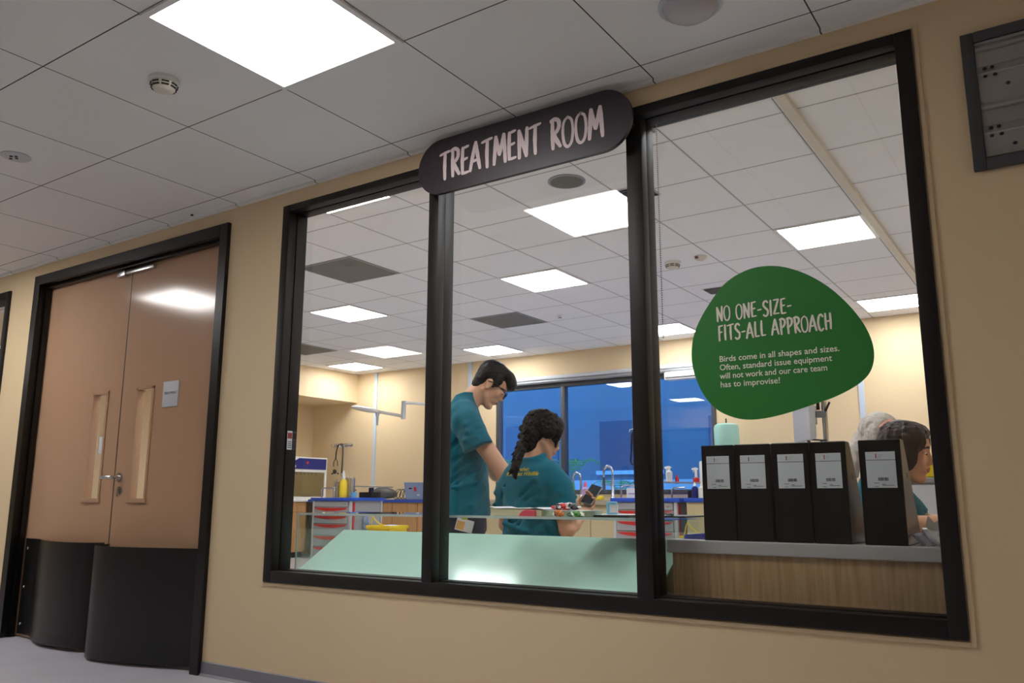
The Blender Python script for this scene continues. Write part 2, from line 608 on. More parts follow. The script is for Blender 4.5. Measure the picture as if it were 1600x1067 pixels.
# ------------------------------------------------------------------ SETTING
HC, HR = 2.376, 2.740          # corridor / room ceiling heights
YB = 6.60                      # far wall of the room
XL, XR = -4.75, 7.5            # room side walls

struct('floor', MB().box(-6, 9, -4.6, 0.06, -0.1, 0), M['floor'])
struct('floor_room', MB().box(XL - .15, XR + .15, 0.06, YB + .15, -0.1, 0), M['roomfloor'])
struct('ceiling', MB().box(-6, 9, -4.6, 0, HC, HC + .08), M['ceil'])
struct('ceiling_room', MB().box(XL - .15, XR + .15, 0.12, YB + .15, HR, HR + .08), M['roomceil'])
WX0, WX1, WZ0, WZ1 = 2.17, 5.066, 0.461, 2.287
DX0, DX1, DZ1 = -0.26, 1.744, 2.285
LX0, LX1, LZ1 = -2.3, -0.60, 2.24
b = MB()
for x0, x1, z0, z1 in ((-6, LX0, 0, HR + .08), (LX0, LX1, 0, WZ0), (LX0, LX1, LZ1, HR + .08), (LX1, DX0, 0, HR + .08), (DX0, DX1, DZ1, HR + .08), (DX1, WX0, 0, HR + .08),
                       (WX0, WX1, 0, WZ0), (WX0, WX1, WZ1, HR + .08), (WX1, 9, 0, HR + .08)):
    b.box(x0, x1, 0, 0.12, z0, z1)
bmesh.ops.remove_doubles(b.bm, verts=b.bm.verts, dist=1e-5)
struct('wall_front', b, M['wall'])
struct('wall_rear', MB().box(-6, 9, -4.75, -4.6, 0, HC + .08), mat('taupe_wall_paint', rgb(128, 116, 104), rough=.6))
struct('wall_left', MB().box(-6.15, -6, -4.75, 0.12, 0, HC + .08), M['wall'])
struct('wall_right', MB().box(9, 9.15, -4.75, 0.12, 0, HC + .08), M['wall'])
struct('wall_room_left', MB().box(XL - .15, XL, 0.12, YB + .15, 0, HR), M['roomwall'])
struct('wall_room_right', MB().box(XR, XR + .15, 0.12, YB + .15, 0, HR), M['roomwall'])
BX0, BX1, BZ0, BZ1 = -1.15, 1.95, 0.90, 2.34
b = MB()
for x0, x1, z0, z1 in ((XL, BX0, 0, HR), (BX1, XR, 0, HR), (BX0, BX1, 0, BZ0), (BX0, BX1, BZ1, HR)):
    b.box(x0, x1, YB, YB + .15, z0, z1)
bmesh.ops.remove_doubles(b.bm, verts=b.bm.verts, dist=1e-5)
struct('wall_back', b, M['roomwall'])
# boxed-in soffit along the left of the room, thin ceiling rail on the right
struct('beam_soffit', MB().box(XL, -3.80, 0.12, YB, 2.30, HR), M['roomwall'])
struct('beam_rail', MB().box(4.345, 4.392, 0.12, YB, HR - .03, HR), M['offwhite'])
# ceiling edge trim and skirting of the corridor
struct('trim_1', MB().box(-6, 9, -0.022, 0, HC - .012, HC), M['ceil'])
b = MB()
b.prism([(DX1 + .001, 0, 0), (DX1 + .001, -.016, 0), (DX1 + .001, -.006, .012), (DX1 + .001, -.004, .062), (DX1 + .001, 0, .066)], (9 - DX1 - .001, 0, 0))
struct('baseboard_right', b, M['tub'])
b = MB()
b.prism([(LX1 - 5.39, 0, 0), (LX1 - 5.39, -.016, 0), (LX1 - 5.39, -.006, .012), (LX1 - 5.39, -.004, .062), (LX1 - 5.39, 0, .066)], (DX0 - LX1 + 5.389, 0, 0))
struct('baseboard_left', b, M['tub'])
# plaster bead round the main window
b = MB()
e, w = .004, .014
for x0, x1, z0, z1 in ((WX0 - e - w, WX0 - e, WZ0 - e - w, WZ1 + e + w), (WX1 + e, WX1 + e + w, WZ0 - e - w, WZ1 + e + w), (WX0 - e, WX1 + e, WZ0 - e - w, WZ0 - e), (WX0 - e, WX1 + e, WZ1 + e, WZ1 + e + w)):
    b.box(x0, x1, -.007, 0.001, z0, z1, bev=.002)
struct('trim_2', b, M['wall'])

# ---- main window
win = thing('window_1', 'large black framed viewing window of three panes into the treatment room', 'window', (WX0, 0, WZ0), kind='structure')


def rel(b, root):
    bmesh.ops.translate(b.bm, verts=b.bm.verts, vec=-Vector(root.location))
    return b


FW = .05
b = MB()
for (x0, x1, z0, z1) in ((WX0, WX0 + FW, WZ0, WZ1), (WX1 - .049, WX1, WZ0, WZ1), (WX0 + FW, WX1 - .049, WZ0, WZ0 + .05), (WX0 + FW, WX1 - .049, WZ1 - .034, WZ1)):
    b.box(x0, x1, -.016, .034, z0, z1, bev=.003)
for (x0, x1, z0, z1) in ((WX0, WX0 + FW + .004, WZ0, WZ1), (WX1 - .053, WX1, WZ0, WZ1), (WX0 + FW, WX1 - .049, WZ0, WZ0 + .054), (WX0 + FW, WX1 - .049, WZ1 - .037, WZ1)):
    b.box(x0, x1, .037, .10, z0, z1, bev=.002)
rel(b, win).build('window_frame', M['frame'], win, 30)
for (x0, x1) in ((3.125, 3.178), (4.078, 4.140)):
    b = MB()
    b.box(x0, x1, -.016, .034, WZ0 + .05, WZ1 - .034, bev=.003)
    b.box(x0 + .003, x1 - .003, .037, .10, WZ0 + .054, WZ1 - .037, bev=.002)
    rel(b, win).build('mullion', M['frame'], win, 30)
GY = .066
for (x0, x1) in ((WX0 + .046, 3.13), (3.174, 4.082), (4.136, WX1 - .045)):
    rel(MB().box(x0, x1, GY, GY + .006, WZ0 + .046, WZ1 - .030), win).build('window_pane', M['glass'], win, 0)

# ---- window to the left of the doors
w2 = thing('window_2', 'black framed window cut off by the left edge, left of the doors', 'window', (LX0, 0, WZ0), kind='structure')
b = MB()
for (x0, x1, z0, z1) in ((LX0, LX0 + FW, WZ0, LZ1), (LX1 - FW, LX1, WZ0, LZ1), (LX0 + FW, LX1 - FW, WZ0, WZ0 + .05), (LX0 + FW, LX1 - FW, LZ1 - .05, LZ1)):
    b.box(x0, x1, -.016, .10, z0, z1, bev=.003)
rel(b, w2).build('window_frame', M['frame'], w2, 30)
rel(MB().box(LX0 + .046, LX1 - .046, GY, GY + .006, WZ0 + .046, LZ1 - .046), w2).build('window_pane', M['glass'], w2, 0)

# ---- far window
w3 = thing('window_3', 'wide grey framed window in the far wall with blue dusk outside', 'window', (BX0, YB, BZ0), kind='structure')
b = MB()
b.box(BX0, BX0 + .05, YB - .02, YB + .08, BZ0, BZ1, bev=.003)
b.box(BX1 - .05, BX1, YB - .02, YB + .08, BZ0, BZ1, bev=.003)
b.box(BX0 + .05, BX1 - .05, YB - .02, YB + .08, BZ0, BZ0 + .055, bev=.003)
b.box(BX0 + .05, BX1 - .05, YB - .02, YB + .08, BZ1 - .06, BZ1, bev=.003)
rel(b, w3).build('window_frame', M['darkgrey'], w3, 30)
for x in (-.10, .92):
    rel(MB().box(x - .03, x + .03, YB - .015, YB + .08, BZ0 + .055, BZ1 - .06, bev=.003), w3).build('mullion', M['darkgrey'], w3, 30)
for x0, x1 in ((BX0 + .048, -.128), (-.072, .892), (.948, BX1 - .048)):
    rel(MB().box(x0, x1, YB + .03, YB + .036, BZ0 + .053, BZ1 - .058), w3).build('window_pane', M['glass'], w3, 0)

# ---- double doors
fr = MB()
fr.box(DX0, DX0 + .065, -.022, .0, 0, DZ1, bev=.002)
fr.box(DX1 - .065, DX1, -.022, .0, 0, DZ1, bev=.002)
fr.box(DX0 + .065, DX1 - .065, -.022, .0, DZ1 - .065, DZ1, bev=.002)
fr.box(DX0, DX0 + .058, .0, .12, 0, DZ1)
fr.box(DX1 - .058, DX1, .0, .12, 0, DZ1)
fr.box(DX0 + .058, DX1 - .058, .0, .12, DZ1 - .058, DZ1)
fr.box(DX0 + .058, DX0 + .075, .028, .058, 0, DZ1 - .058)
fr.box(DX0 + .058, DX1 - .058, .028, .058, DZ1 - .080, DZ1 - .058)
struct('trim_3', fr, M['doorframe'])
DL, DM, DR, DT = DX0 + .060, .7405, DX1 - .060, DZ1 - .070
DY = .066


def leaf(name, x0, x1, vx0, vx1, label):
    d = thing(name, label, 'door', (x0, DY, 0), kind='structure')
    V0, V1 = .835, 1.465
    b = MB()
    for a0, a1, c0, c1 in ((x0, vx0, .008, DT), (vx1, x1, .008, DT), (vx0, vx1, .008, V0), (vx0, vx1, V1, DT)):
        b.box(a0, a1, DY, DY + .045, c0, c1)
    bmesh.ops.remove_doubles(b.bm, verts=b.bm.verts, dist=1e-5)
    rel(b, d).build('door_panel', M['door'], d, 0)
    b = MB()
    for a0, a1, c0, c1 in ((vx0 - .006, vx0 + .012, V0, V1), (vx1 - .012, vx1 + .006, V0, V1), (vx0 - .006, vx1 + .006, V1 - .012, V1 + .006)):
        b.box(a0, a1, DY - .006, DY + .04, c0, c1, bev=.001)
    b.box(vx0 - .012, vx1 + .012, DY - .012, DY + .04, V0 - .02, V0 + .004, bev=.002)
    vf = rel(b, d).build('vision_frame', M['door'], d, 0)
    rel(MB().box(vx0 + .01, vx1 - .01, DY + .024, DY + .030, V0 + .002, V1 - .01), d).build('vision_glass', M['glass'], vf, 0)
    return d


d1 = leaf('door_1', DL, DM - .002, .435, .60, 'left leaf of the tan double door, beside the dark frame edge')
d2 = leaf('door_2', DM + .002, DR, .90, 1.06, 'right leaf of the tan double door with small grey name plate')
MB().box(DM - .0035 - DL, DM + .0035 - DL, -.001, .04, .01, DT - .002).build('gap_shade_strip', M['black'], d1, 0)  # black strip standing in for the shade in the gap between the leaves
# lever handle and lock on the left edge of the right leaf
b = MB()
b.lathe([(.026, 0), (.026, -.008), (.0, -.009)], (.795, DY, .958), axis='Y', seg=20)
b.tube([(.795, DY, .958), (.795, DY - .045, .958), (.785, DY - .052, .958), (.690, DY - .054, .957)], .0095, 10)
rel(b, d2).build('door_handle', M['steel'], d2)
b = MB()
b.lathe([(.024, 0), (.024, -.007), (.0, -.008)], (.806, DY, .882), axis='Y', seg=20)
b.box(.8035, .8085, DY - .012, DY - .006, .872, .892)
b.tube([(.806, DY - .012, .878), (.806, DY - .016, .862), (.810, DY - .014, .85)], .003, 6)
rel(b, d2).build('door_lock', M['steel'], d2)
pl = rel(MB().box(1.153, 1.295, DY - .006, DY, 1.337, 1.481, bev=.002), d2).build('name_plate', M['lightgrey'], d2)
t = xf(text_mesh('TREATMENT', .021, align='CENTER', extrude=.0003), Matrix.Translation(Vector((1.224, DY - .0064, 1.408)) - Vector(d2.location)) @ FRONT)
link('plate_lettering', t, M['darkgrey'], pl, 0)
b = MB()
b.box(.62, .985, DY - .024, DY, 2.168, 2.196, bev=.004)
b.box(.62, .70, DY - .03, DY, 2.160, 2.200, bev=.004)
rel(b, d2).build('door_selector', M['steel'], d2)
# notice inside the left vision panel
rel(MB().box(.507, .548, DY + .0200, DY + .0225, 1.10, 1.20), d1).build('notice', M['paper'], d1, 0)
# curved black kick sheets
P1 = [(-.165, .060), (-.10, .060), (-.03, .056), (.05, .036), (.13, .002), (.22, -.032), (.33, -.052), (.46, -.056), (.57, -.046), (.66, -.020), (.71, .012), (.735, .045)]
P2 = [(1.672, .050), (1.60, .030), (1.48, -.012), (1.36, -.054), (1.24, -.088), (1.12, -.112), (1.00, -.122), (.92, -.112), (.865, -.082), (.835, -.04), (.818, .0), (.80, .035), (.76, .059)]
f1 = rel(MB().sheet(crom(P1, 4), .022, .592, .004), d1).build('kick_sheet', M['flap'], d1, 60)
f2 = rel(MB().sheet(crom(P2, 4), .016, .588, .004), d2).build('kick_sheet', M['flap'], d2, 60)
b = MB()
for z in (.08, .30, .53):
    b.ell((-.135, .057, z), (.009, .005, .009), seg=10)
rel(b, d1).build('screws', M['steel'], f1)

# ---- ceiling panels
def ceiling_light(x0, y0, z, label, group, m, size=.6):
    r = thing('ceiling_light', label, 'ceiling light', (x0 + size / 2, y0 + size / 2, z), group=group)
    h = size / 2
    b = MB()
    for a0, a1, c0, c1 in ((-h, h, -h, -h + .022), (-h, h, h - .022, h), (-h, -h + .022, -h + .022, h - .022), (h - .022, h, -h + .022, h - .022)):
        b.box(a0, a1, c0, c1, -.010, 0)
    b.build('light_frame', M['white'], r, 0)
    MB().box(-h + .022, h - .022, -h + .022, h - .022, -.006, -.001).build('diffuser', m, r, 0)
    return r


RL = 'lit panels in the treatment room ceiling'
for i, j, lab in ((-4, 0, 'lit square ceiling panel in the left pane between two dark grille tiles'),
                  (0, 0, 'lit square ceiling panel in the middle pane above the dark grille tile'),
                  (-4, 4, "lit square ceiling panel just above the standing man's head"),
                  (0, 4, 'lit square ceiling panel half hidden by the mullion, left of the green sticker'),
                  (4, 0, 'lit square ceiling panel directly above the green sticker'),
                  (4, 4, 'lit square ceiling panel right of the green sticker, over the far wall'),
                  (0, -4, 'lit ceiling panel showing as a strip under the top of the left pane'),
                  (4, -4, 'lit ceiling panel showing as a strip under the roller blind'),
                  (-8, 4, 'lit square ceiling panel in the far left corner beside the soffit'),
                  (-4, -4, 'unseen lit ceiling panel added inside the room near the double doors'),  # out of view, continues the panel grid, put in for its light
                  (8, 0, 'unseen lit ceiling panel added in the room beyond the right window edge')):  # never in view, continues the grid, added to light the right side
    x0 = 1.3193 + .6 * i
    y0 = 3.0808 + .6 * j
    if i == -8:
        x0 -= .06
    if j == 4:
        y0 += .2
    if j == -4:
        y0 -= .20
    if i == 4:
        x0 = 3.725
    ceiling_light(x0, y0, HR, lab, RL, M['diffuser'])
HL = 'lit panels in the corridor ceiling'
ceiling_light(3.0, -1.332, HC, 'large lit square panel in the corridor ceiling, above the black room sign', HL, M['hall_diffuser'])
ceiling_light(-.6, -1.332, HC, 'lit corridor ceiling panel mirrored in the right door leaf', HL, M['hall_diffuser'])
ceiling_light(-4.2, -1.332, HC, 'added lit corridor ceiling panel, unseen beyond the left edge, over the left window', HL, M['hall_diffuser'])  # unseen, continues the row, added to brighten the corridor
ceiling_light(7.8, -2.6, HC, 'added lit corridor ceiling panel, unseen beyond the right edge, past the wall louvre', HL, M['hall_diffuser'])  # made-up panel out of view, added to brighten the right wall
ceiling_light(-.9, -3.93, HC, 'lit corridor ceiling panel mirrored faintly in the left window pane', HL, M['hall_diffuser'])

# ---- grey grille tiles, round speaker, slot vents, detectors in the room ceiling
for i, j, lab in ((-2, -2, 'dark grey perforated ceiling tile in the left pane above a lit panel'),
                  (-2, 2, 'dark grey perforated ceiling tile in the middle pane below a lit panel'),
                  (-7.35, 2, 'dark grey perforated ceiling tile at the far left near the soffit')):
    r = thing('ceiling_grille', lab, 'ceiling grille', (1.3193 + .6 * i + .3, 3.0808 + .6 * j + .3, HR), group='grille tiles in the room ceiling')
    b = MB()
    for a0, a1, c0, c1 in ((-.3, .3, -.3, -.285), (-.3, .3, .285, .3), (-.3, -.285, -.285, .285), (.285, .3, -.285, .285)):
        b.box(a0, a1, c0, c1, -.008, 0)
    b.build('grille_frame', M['grey'], r, 0)
    MB().box(-.285, .285, -.285, .285, -.005, -.001).build('perforated_sheet', M['grille'], r, 0)
for (x, y, s, lab) in ((3.13, 1.88, .22, 'black slotted air vent in the room ceiling beside the thick mullion'), (2.88, 4.55, .22, 'black slotted air vent in the room ceiling left of the green sticker')):
    r = thing('air_vent', lab, 'air vent', (x, y, HR), group='slotted air vents')
    MB().box(-s, s, -s * .5, s * .5, -.004, 0).build('vent_plate', M['lightgrey'], r, 0)
    for k in range(5):
        yy = -s * .38 + k * s * .19
        MB().box(-s * .94, s * .94, yy - s * .055, yy + s * .055, -.012, -.004, bev=.002).build('slat', M['black'], r, 0)
r = thing('ceiling_speaker', 'round grey ceiling speaker seen under the black room sign', 'speaker', (2.96, 1.47, HR))
MB().lathe([(.115, 0), (.115, -.005), (.10, -.008), (.1, -.004)], seg=36).build('speaker_rim', M['grey'], r)
MB().lathe([(.1, -.003), (.1, -.007), (.0, -.009)], seg=36).build('speaker_grille', M['grille'], r)


def detector(x, y, z, s, lab, name='smoke_detector'):
    r = thing(name, lab, 'smoke detector', (x, y, z))
    MB().lathe([(.056 * s, 0), (.056 * s, -.010 * s), (.05 * s, -.016 * s), (0, -.016 * s)], seg=32).build('detector_base', M['white'], r)
    MB().lathe([(.047 * s, -.016 * s), (.045 * s, -.030 * s), (.036 * s, -.042 * s), (.02 * s, -.047 * s), (0, -.048 * s)], seg=32).build('detector_head', M['offwhite'], r)
    b = MB()
    for k in range(8):
        a = k * math.pi / 4 + .3
        for rr, zz in ((.0462, -.024), (.0425, -.034)):
            c = Vector((math.cos(a) * rr * s, math.sin(a) * rr * s, zz * s))
            b.box(c.x - .003 * s, c.x + .003 * s, c.y - .013 * s, c.y + .013 * s, c.z - .0022 * s, c.z + .0022 * s, rot=Matrix.Rotation(a, 3, 'Z'))
    b.build('slots', M['black'], r, 0)
    return r


detector(2.677, -1.027, HC, 1.0, 'white round smoke detector on the corridor ceiling left of the lit panel')
detector(2.79, 3.47, HR, 1.2, 'ivory smoke detector on the room ceiling near the thick mullion')
r = thing('motion_sensor', 'small ivory ceiling sensor with red brown window, right of a smoke detector', 'sensor', (3.04, 3.44, HR))
MB().lathe([(.05, 0), (.05, -.012), (.03, -.03), (0, -.032)], seg=24).build('sensor_body', M['offwhite'], r)
MB().box(-.028, .0, -.05, -.028, -.024, -.006, bev=.003).build('sensor_window', mat('red_brown_lens', rgb(110, 50, 36), rough=.3), r)
r = thing('dome_cover', 'translucent round dome fitting on the corridor ceiling at the top edge', 'ceiling fitting', (4.492, -.386, HC))
MB().lathe([(.10, 0), (.10, -.006), (.092, -.010), (.085, -.008)], seg=40).build('dome_rim', M['lightgrey'], r)
MB().lathe([(.088, -.006), (.08, -.022), (.06, -.036), (.03, -.044), (0, -.046)], seg=40).build('dome', mat('milky_dome', rgb(196, 190, 192), rough=.25), r)
r = thing('emergency_light', 'flat round white fitting with dark holes at the left of the corridor ceiling', 'ceiling fitting', (1.478, -.985, HC))
MB().lathe([(.062, 0), (.062, -.004), (.055, -.008), (0, -.009)], seg=32).build('plate', M['lightgrey'], r)
b = MB()
for dx, dy in ((-.025, -.01), (0, .004), (.02, -.008), (.004, -.022)):
    b.lathe([(.007, -.008), (.007, -.0115), (0, -.012)], (dx, dy, 0), seg=10)
b.build('lamp_hole', M['black'], r)
tag(MB().lathe([(.008, 0), (.008, -.006), (0, -.007)], (0, 0, 0), seg=10).build('screw_cap', M['black'], None, 40, (1.455, -.046, HC)), 'tiny black screw cap on the corridor ceiling above the doors', 'screw')
r = thing('sprinkler_head', 'tiny sprinkler head on the room ceiling right of the middle grille tile', 'sprinkler', (1.02, 4.65, HR))
MB().lathe([(.04, 0), (.04, -.004), (.014, -.008), (.012, -.03), (0, -.031)], seg=16).build('sprinkler_body', M['white'], r)
MB().lathe([(.022, -.032), (.022, -.035), (0, -.036)], seg=16).build('deflector', M['steel'], r)

# ---- louvre vent on the corridor wall
r = thing('louver_vent', 'dark grey wall louvre cut off by the upper right edge', 'vent', (5.197, 0, 1.784))
Lw, Lh = .80, .434
b = MB()
for a0, a1, c0, c1 in ((0, .034, 0, Lh), (Lw - .034, Lw, 0, Lh), (.034, Lw - .034, 0, .034), (.034, Lw - .034, Lh - .034, Lh)):
    b.box(a0, a1, -.018, 0, c0, c1, bev=.003)
b.build('vent_frame', M['louverframe'], r, 30)
MB().box(.03, Lw - .03, -.004, -.0005, .03, Lh - .03).build('back_plate', M['louver'], r, 0)
for k in range(3):
    z = .487 - k * .187
    b = MB()
    prof = [(-.0145, -.001), (-.0155, -.004), (-.0125, -.008), (-.006, -.095), (-.0145, -.108), (-.0145, -.116), (-.0085, -.120), (-.0085, -.123), (-.014, -.125), (-.0075, -.160), (-.0065, -.166), (-.005, -.166), (-.005, -.001)]
    pr_ = [(y, min(max(z + q, .036), Lh - .036)) for y, q in prof]
    cl = []
    for q in pr_:
        if not cl or (abs(q[0] - cl[-1][0]) + abs(q[1] - cl[-1][1])) > 1e-5:
            cl.append(q)
    b.prism([(.036, y, q) for y, q in cl], (Lw - .072, 0, 0))
    s_ = b.build('slat', M['louver'], r, 0)
    if k:
        b = MB()
        for xx, zz in ((.055, .010), (.075, .010), (.055, -.014), (.08, -.014), (.11, -.05)):
            b.ell((xx, -.0145 if zz < -.02 or zz > 0 else -.0135, z + zz), (.006, .004, .005), seg=8)
        b.build('rivets', M['black'], s_)

# ---- roller blind inside the right pane
r = thing('roller_blind', 'rolled up grey roller blind with bead chain at the top of right pane', 'blind', (4.11, .165, 2.298))
MB().lathe([(.022, 0), (.024, .004), (.024, .886), (.022, .89)], axis='X', seg=20).build('blind_roll', M['darkgrey'], r)
for x in (-.012, .89):
    MB().box(x, x + .012, -.03, .03, -.032, .036, bev=.004).build('bracket', M['grey'], r)
b = MB()
for k in range(100):
    b.ell((.028, -.03, -.03 - k * .0085), (.0028, .0028, .0028), seg=6)
b.build('bead_chain', M['grey'], r)

# ---- room sign across the mullions
r = thing('room_sign', 'long black rounded sign board lettered treatment room over the window', 'sign', (3.626, -.08, 2.232))
R_ = .122
hw = .51 - R_
pts = [(hw + R_ * math.cos(a), 0, R_ * math.sin(a)) for a in [(-90 + 180 * k / 24) * math.pi / 180 for k in range(25)]] + \
      [(-hw + R_ * math.cos(a), 0, R_ * math.sin(a)) for a in [(90 + 180 * k / 24) * math.pi / 180 for k in range(25)]]
b = MB().prism(pts, (0, .018, 0))
bd = b.build('sign_board', M['sign'], r, 40)
link('lettering', xf((lambda o: (o.data, bpy.data.objects.remove(o))[0])(brush('TREATMENT ROOM', .122, .78, .0165).build('t', [], None, 0)), Matrix.Translation((-.388, -.0005, -.062))), M['letter'], bd, 0)
for x in (-.474, .482):
    MB().lathe([(.012, .018), (.012, .064)], (x, 0, -.02), axis='Y', seg=14).build('standoff', M['frame'], r)

# ---- green sticker on the right pane
BLOB = [[4.353, 1.522], [4.413, 1.583], [4.494, 1.616], [4.581, 1.614], [4.664, 1.581], [4.742, 1.524], [4.806, 1.451], [4.852, 1.373], [4.871, 1.3], [4.861, 1.24], [4.826, 1.199], [4.757, 1.163], [4.677, 1.138], [4.574, 1.111], [4.489, 1.1], [4.424, 1.108], [4.358, 1.14], [4.31, 1.198], [4.279, 1.279], [4.275, 1.359], [4.297, 1.437]]
n = len(BLOB)
sm = []
for i in range(n):
    p0, p1, p2, p3 = BLOB[i - 1], BLOB[i], BLOB[(i + 1) % n], BLOB[(i + 2) % n]
    for k in range(5):
        t = k / 5
        sm.append(tuple(0.5 * (2 * bb + (-aa + cc) * t + (2 * aa - 5 * bb + 4 * cc - dd) * t * t + (-aa + 3 * bb - 3 * cc + dd) * t ** 3) for aa, bb, cc, dd in zip(p0, p1, p2, p3)))
OX, OZ = 4.574, 1.36
r = thing('window_sticker', 'rounded green sticker with pale lettering on the right window pane', 'sticker', (OX, GY - .0005, OZ))
bd = MB().prism([(x - OX, -.0012, z - OZ) for x, z in sm], (0, .0012, 0)).build('sticker_sheet', M['green'], r, 0)


def brush_part(txt, h, w, th, x, z, name, m, par, y=-.0013):
    o = brush(txt, h, w, th).build(name, m, par, 0)
    o.data.transform(Matrix.Translation((x - OX, y, z - OZ)))
    return o


brush_part('NO ONE-SIZE-', .052, .258, .0068, 4.371, 1.446, 'heading_lettering', M['letter2'], bd)
brush_part('FITS-ALL APPROACH', .053, .378, .0068, 4.374, 1.377, 'heading_lettering', M['letter2'], bd)
for k, ln in enumerate(('Birds come in all shapes and sizes.', 'Often, standard issue equipment', 'will not work and our care team', 'has to improvise!')):
    t = text_mesh(ln, .0285, extrude=.0002, bold=.0003)
    wtxt = max(v.co.x for v in t.vertices)
    tgt = (.396, .372, .355, .203)[k]
    xf(t, Matrix.Translation((4.373 - OX, -.0016, 1.304 - .0295 * k - OZ)) @ FRONT @ Matrix.Diagonal((tgt / wtxt, 1, 1, 1)))
    link('text_line', t, M['letter2'], bd, 0)

# ---- small red and white notice on the left jamb of the window (inner face)
r = thing('notice_sticker', 'small red and white notice stuck on the left window jamb', 'sticker', (WX0 + FW + .0045, .058, 1.115))
MB().box(0, .0008, -.018, .012, -.045, .045).build('sticker_sheet', M['lightgrey'], r, 0)
b = MB()
b.box(.0008, .0014, -.016, .010, .008, .036)
b.build('red_band', mat('faded_red_print', rgb(150, 60, 50), rough=.6), r, 0)
b = MB()
for k in range(4):
    b.box(.0008, .0014, -.014, .008, -.036 + k * .009, -.032 + k * .009)
b.build('print', M['darkgrey'], r, 0)

# ------------------------------------------------------------------ FURNITURE AND OBJECTS
# ---- glass display counter behind the two left panes
CX0, CX1, CY0, CY1, CZ = 2.215, 4.085, .135, .60, .772
r = thing('display_counter', 'low glass topped counter with sloped mint panel behind the left panes', 'counter', (CX0, CY0, 0))
rel(MB().box(CX0, CX1, CY0 + .005, CY1, 0, .485), r).build('base_cabinet', M['creamlam'], r, 0)
th = math.atan2(.677 - .495, .30)
b = MB().prism([(CX0 + .012, .142, .495), (CX0 + .012, .142 - .008 * math.sin(th), .495 + .008 * math.cos(th)), (CX0 + .012, .442 - .008 * math.sin(th), .677 + .008 * math.cos(th)), (CX0 + .012, .442, .677)], (CX1 - CX0 - .024, 0, 0))
rel(b, r).build('sloped_panel', M['mint'], r, 0)
rel(MB().box(CX0 + .012, CX1 - .012, .43, .445, .485, .672), r).build('panel_support', M['creamlam'], r, 0)
for x0 in (CX0, CX1 - .010):
    rel(MB().box(x0, x0 + .010, CY0, CY1, .485, CZ - .010), r).build('end_glass', M['acrylic'], r, 0)
tp = rel(MB().box(CX0, CX1, CY0, CY1, CZ - .010, CZ), r).build('glass_top', M['acrylic'], r, 0)
b = MB()
b.box(CX0, CX1, CY0 - .0015, CY0, CZ - .010, CZ)
b.box(CX0 - .0012, CX0, CY0, CY1, CZ - .010, CZ)
b.box(CX0, CX0 + .010, CY0 - .0015, CY0, .485, CZ - .010)
b.box(CX1 - .010, CX1, CY0 - .0015, CY0, .485, CZ - .010)
rel(b, r).build('polished_edge', M['edge'], tp, 0)

# things on the glass top
def X(px, y, py=800):
    return at(px, py, y).x


bx0, bx1 = X(767, .17), X(846, .17)
r = thing('book', "thick book with cream page edges and curled white cover on the glass counter", 'book', (bx0, .17, CZ))
w = bx1 - bx0
b = MB()
b.prism([(0, 0, .001), (w, 0, .001), (w, 0, .024), (w * .6, 0, .027), (w * .2, 0, .026), (0, 0, .029)], (0, .15, 0))
b.build('pages', M['pages'], r, 0)
b = MB()
top = [(-.003, .034), (w * .12, .028), (w * .4, .0295), (w * .75, .029), (w * .9, .032), (w + .012, .0255)]
b.prism([(x, -.003, z) for x, z in top] + [(x, -.003, z + .0022) for x, z in top[::-1]], (0, .156, 0))
b.build('cover', M['paper'], r, 0)
r = thing('eraser', 'pink rounded block lying in front of the thick book', 'eraser', (X(822, .147), .150, CZ))
b = MB()
b.prism([(-.036, 0, 0), (.036, 0, 0), (.036, 0, .022), (.0, 0, .026), (-.02, 0, .020), (-.034, 0, .008)], (0, .015, 0))
b.build('rubber_block', M['pink'], r, 0)
bx0, bx1 = X(838, .20), X(906, .20)
w = bx1 - bx0
r = thing('book', 'thin pale green book right of the thick book, under the crumpled packets', 'book', (bx0 + .027, .19, CZ))
MB().box(0, w, 0, .14, .001, .021).build('pages', mat('pale_green_pages', rgb(190, 206, 176), rough=.8, stretch=(1, 1, 120)), r, 0)
MB().box(-.002, w + .002, -.002, .142, .021, .0235).build('cover', M['paper'], r, 0)
rnd = random.Random(11)


def packet(px, y, z, sx, sy, sz, lab, m, stripe):
    r = thing('snack_packet', lab, 'packet', (X(px, y), y, z))
    b = MB()
    b2 = bmesh.new()
    bmesh.ops.create_icosphere(b2, subdivisions=3, radius=1)
    for v in b2.verts:
        n = v.co.copy()
        k = 1 + .22 * math.sin(7 * n.x + 3 * n.y) * math.sin(6 * n.y - 4 * n.z) + rnd.uniform(-.07, .07)
        v.co = Vector((n.x * sx * k, n.y * sy * k, max(n.z * sz * k, -sz * .6) + sz * .6))
    b._merge(b2)
    b.bm.faces.ensure_lookup_table()
    for f in b.bm.faces:
        c = f.calc_center_median()
        s_ = math.sin(c.x * 90 + c.z * 60)
        f.material_index = 0 if s_ > .2 else (1 if s_ > -.5 else 2)
    b.build('wrapper', [m] + stripe, r, 20)
    return r


